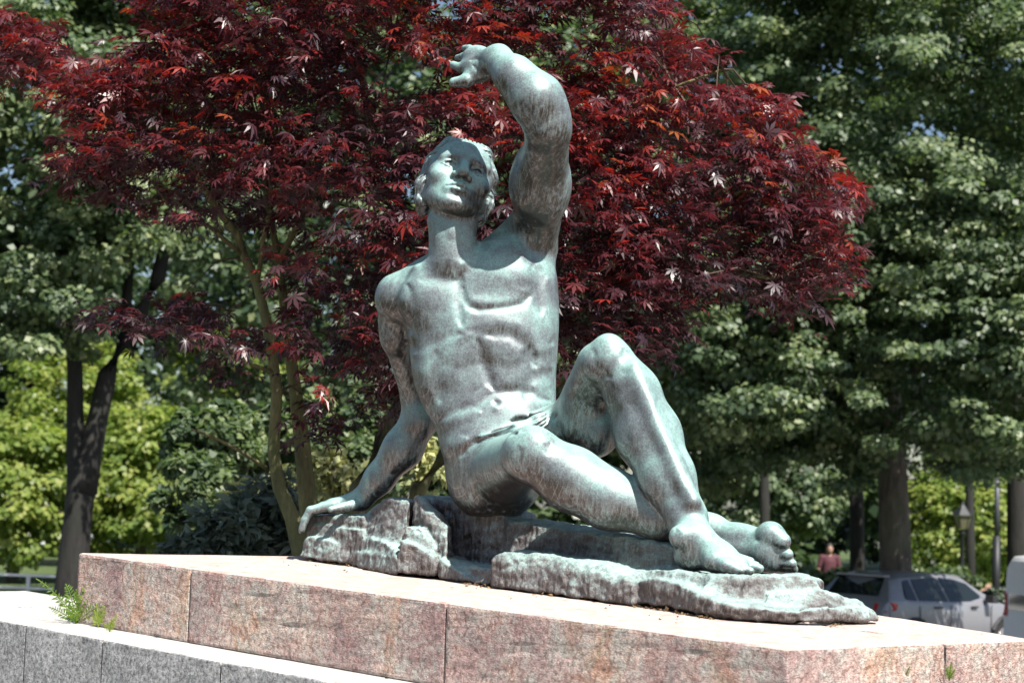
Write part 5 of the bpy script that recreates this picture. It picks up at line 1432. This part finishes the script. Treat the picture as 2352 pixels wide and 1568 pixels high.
# ------------------------------------------------------------------ park furniture and the walker
M_IRON = plain('black_iron', (0.02, 0.022, 0.024), 0.5, 0.3); M_LAMPGLASS = plain('lantern_glass', (0.14, 0.13, 0.08), 0.2, spec=0.6)
M_WOOD = plain('bench_wood', (0.36, 0.22, 0.16), 0.7, noise=0.2, nscale=6); M_POLE = plain('pole_steel', (0.09, 0.095, 0.11), 0.5, 0.3)
def make_furniture():
    Y = 45.0; b = P(2210, 1250, Y); t = empty('street_lantern', (b[0], Y, 0)); tag(t, 'old fashioned black street lantern behind the bonnet of the grey car', 'street lamp')
    zt = P(2210, 1214, Y)[2]
    MB().lathe((b[0], Y, 0), [(.16, 0), (.16, .25), (.11, .32), (.07, .5), (.055, 1.2), (.05, zt - .15), (.09, zt - .1), (.05, zt - .02)]).build('post', M_IRON, t, smooth=True)
    MB().lathe((b[0], Y, zt), [(.13, 0), (.24, .32)], n=6).build('lamp_glass', M_LAMPGLASS, t)
    MB().lathe((b[0], Y, zt + .325), [(.28, 0), (.25, .03), (.10, .20), (.05, .26), (.03, .34)], n=6).build('lamp_cap', M_IRON, t)
    for k in range(6):
        an = math.pi * 2 * k / 6; MB().tube([(b[0] + .135 * math.cos(an), Y + .135 * math.sin(an), zt), (b[0] + .245 * math.cos(an), Y + .245 * math.sin(an), zt + .32)], [.012, .012], n=4).build('frame_bar', M_IRON, t)
    Y = 43.0; b = P(2289, 1250, Y); zt = P(2289, 1085, Y)[2]; zm = P(2289, 1230, Y)[2]
    t = empty('lamp_pole', (b[0], Y, 0)); tag(t, 'tall straight pole, black below and grey above, right of the old lantern', 'pole')
    MB().lathe((b[0], Y, 0), [(.10, 0), (.10, zm)]).build('lower_tube', M_IRON, t, smooth=True)
    MB().lathe((b[0], Y, zm), [(.065, 0), (.06, zt - zm)]).build('upper_tube', M_POLE, t, smooth=True)
    MB().box((b[0] - .25, Y, zt + .03), (.62, .16, .06)).build('lamp_head', M_POLE, t)
    Y = 44.0; b = P(2250, 1372, Y); t = empty('park_bench', (b[0], Y, 0)); tag(t, 'reddish wooden park bench beyond the bonnet of the grey car', 'bench')
    for k in range(4): MB().box((b[0], Y - .05 + .1 * k, .44), (1.1, .085, .03)).build('seat_slat', M_WOOD, t)
    for k in range(3): MB().box((b[0], Y + .36, .58 + .12 * k), (1.1, .03, .09)).build('back_slat', M_WOOD, t)
    for s in (-1, 1):
        m = MB(); m.box((b[0] + s * .5, Y - .05, .21), (.05, .05, .42)); m.build('leg', M_IRON, t)
        m = MB(); m.box((b[0] + s * .5, Y + .38, .43), (.05, .05, .86)); m.build('leg', M_IRON, t)
def make_person():
    Y = 43.0; b = P(1905, 1300, Y); x0, y0 = b[0], Y
    t = empty('person', (x0, y0, 0)); tag(t, 'person in a pink shirt walking in the shade behind the hedge', 'person')
    skin = plain('skin', (0.32, 0.19, 0.14), 0.55); shirt = plain('shaded_pink_shirt', (0.085, 0.024, 0.034), 0.8, noise=.1); trou = plain('dark_trousers', (0.04, 0.045, 0.06), 0.8); hairm = plain('dark_hair', (0.02, 0.015, 0.012), 0.6)  # shirt darker than its real pink: shade painted into the cloth colour
    q = lambda x, y, z: np.array([x0 + x, y0 + y, z])
    g = Group()
    g.u(ell(q(0, 0, 1.60), (.075, .095, .115)), 0); g.u(ell(q(0, -.09, 1.585), (.014, .022, .02)), .01); g.u(cone(q(0, .01, 1.52), .055, q(0, .02, 1.38), .06), .03)
    g.u(ell(q(0, -.045, 1.545), (.05, .05, .045)), .02)
    for s in (-1, 1):
        g.sub(ell(q(s * .03, -.095, 1.61), (.016, .015, .010)), .006); g.u(ell(q(s * .078, .01, 1.60), (.012, .02, .03)), .008)
        g.u(cone(q(s * .19, .02, 1.40), .05, q(s * .25, .03, 1.12), .04), .03)
        e = q(s * .25, .03, 1.12); wv = q(s * .24, -.12 * s, .90); g.u(cone(e, .038, wv, .026), .02)
        g.u(cone(wv, .03, wv + [0, -.02, -.07], .028, .6, (1, 0, 0)), .01)
        for k in range(4): g.u(cone(wv + [0, -.03 + .018 * k, -.07], .010, wv + [0, -.045 + .02 * k, -.145 + .008 * abs(k - 1)], .007), .004)
        g.u(cone(wv + [0, -.03, -.03], .011, wv + [-.01 * s, -.065, -.09], .009), .005)
        g.u(cone(q(s * .09, .02, .92), .085, q(s * .10, -.10 * s, .50), .06), .03); g.u(cone(q(s * .10, -.10 * s, .50), .058, q(s * .10, .04 * s, .09), .038), .02)
        g.u(cone(q(s * .10, .05 * s, .05), .04, q(s * .10, .05 * s - .17, .035), .03), .02)
    g.u(cone(q(0, .02, 1.30), .15, q(0, .02, 1.0), .13, .68), .04)
    V, F = mesh_field([(g, 0)], q(-.4, -.4, -.02), q(.4, .4, 1.8), .012); mesh_obj('body', V, F, skin, t, smooth=True)
    g = Group(); g.u(cone(q(0, .02, 1.28), .165, q(0, .02, .98), .155, .72), 0); g.u(cone(q(-.15, .02, 1.40), .06, q(.15, .02, 1.40), .06), .05)
    for s in (-1, 1): g.u(cone(q(s * .18, .02, 1.40), .066, q(s * .232, .025, 1.20), .058), .02)
    V, F = mesh_field([(g, 0)], q(-.4, -.3, .7), q(.4, .3, 1.6), .012); mesh_obj('shirt', V, F, shirt, t, smooth=True)
    g = Group(); g.u(cone(q(-.05, .02, .93), .125, q(.05, .02, .93), .125, .85), 0)
    for s in (-1, 1): g.u(cone(q(s * .09, .02, .90), .10, q(s * .10, -.10 * s, .50), .075), .03); g.u(cone(q(s * .10, -.10 * s, .50), .074, q(s * .10, .04 * s, .12), .055), .02)
    V, F = mesh_field([(g, 0)], q(-.4, -.4, .04), q(.4, .4, 1.1), .012); mesh_obj('trousers', V, F, trou, t, smooth=True)
    g = Group(); g.u(ell(q(0, .02, 1.645), (.086, .10, .095)), 0); g.u(ell(q(0, .055, 1.58), (.08, .07, .10)), .03)
    V, F = mesh_field([(g, 0)], q(-.2, -.2, 1.4), q(.2, .2, 1.8), .010); mesh_obj('hair', V, F, hairm, t, smooth=True)
# ------------------------------------------------------------------ build
make_ground()
make_plinth(); make_granite()
make_fence()
make_trees()
make_maple()
make_statue()
make_car()
make_van(2432, 26.0, math.radians(9), 'white van with a red tail lamp and green letters, cut by the right edge')
make_van(-150, 62.0, math.radians(8), 'pale van parked beyond the metal railing at the far left', letter=False)
make_furniture()
make_person()
make_ferns()
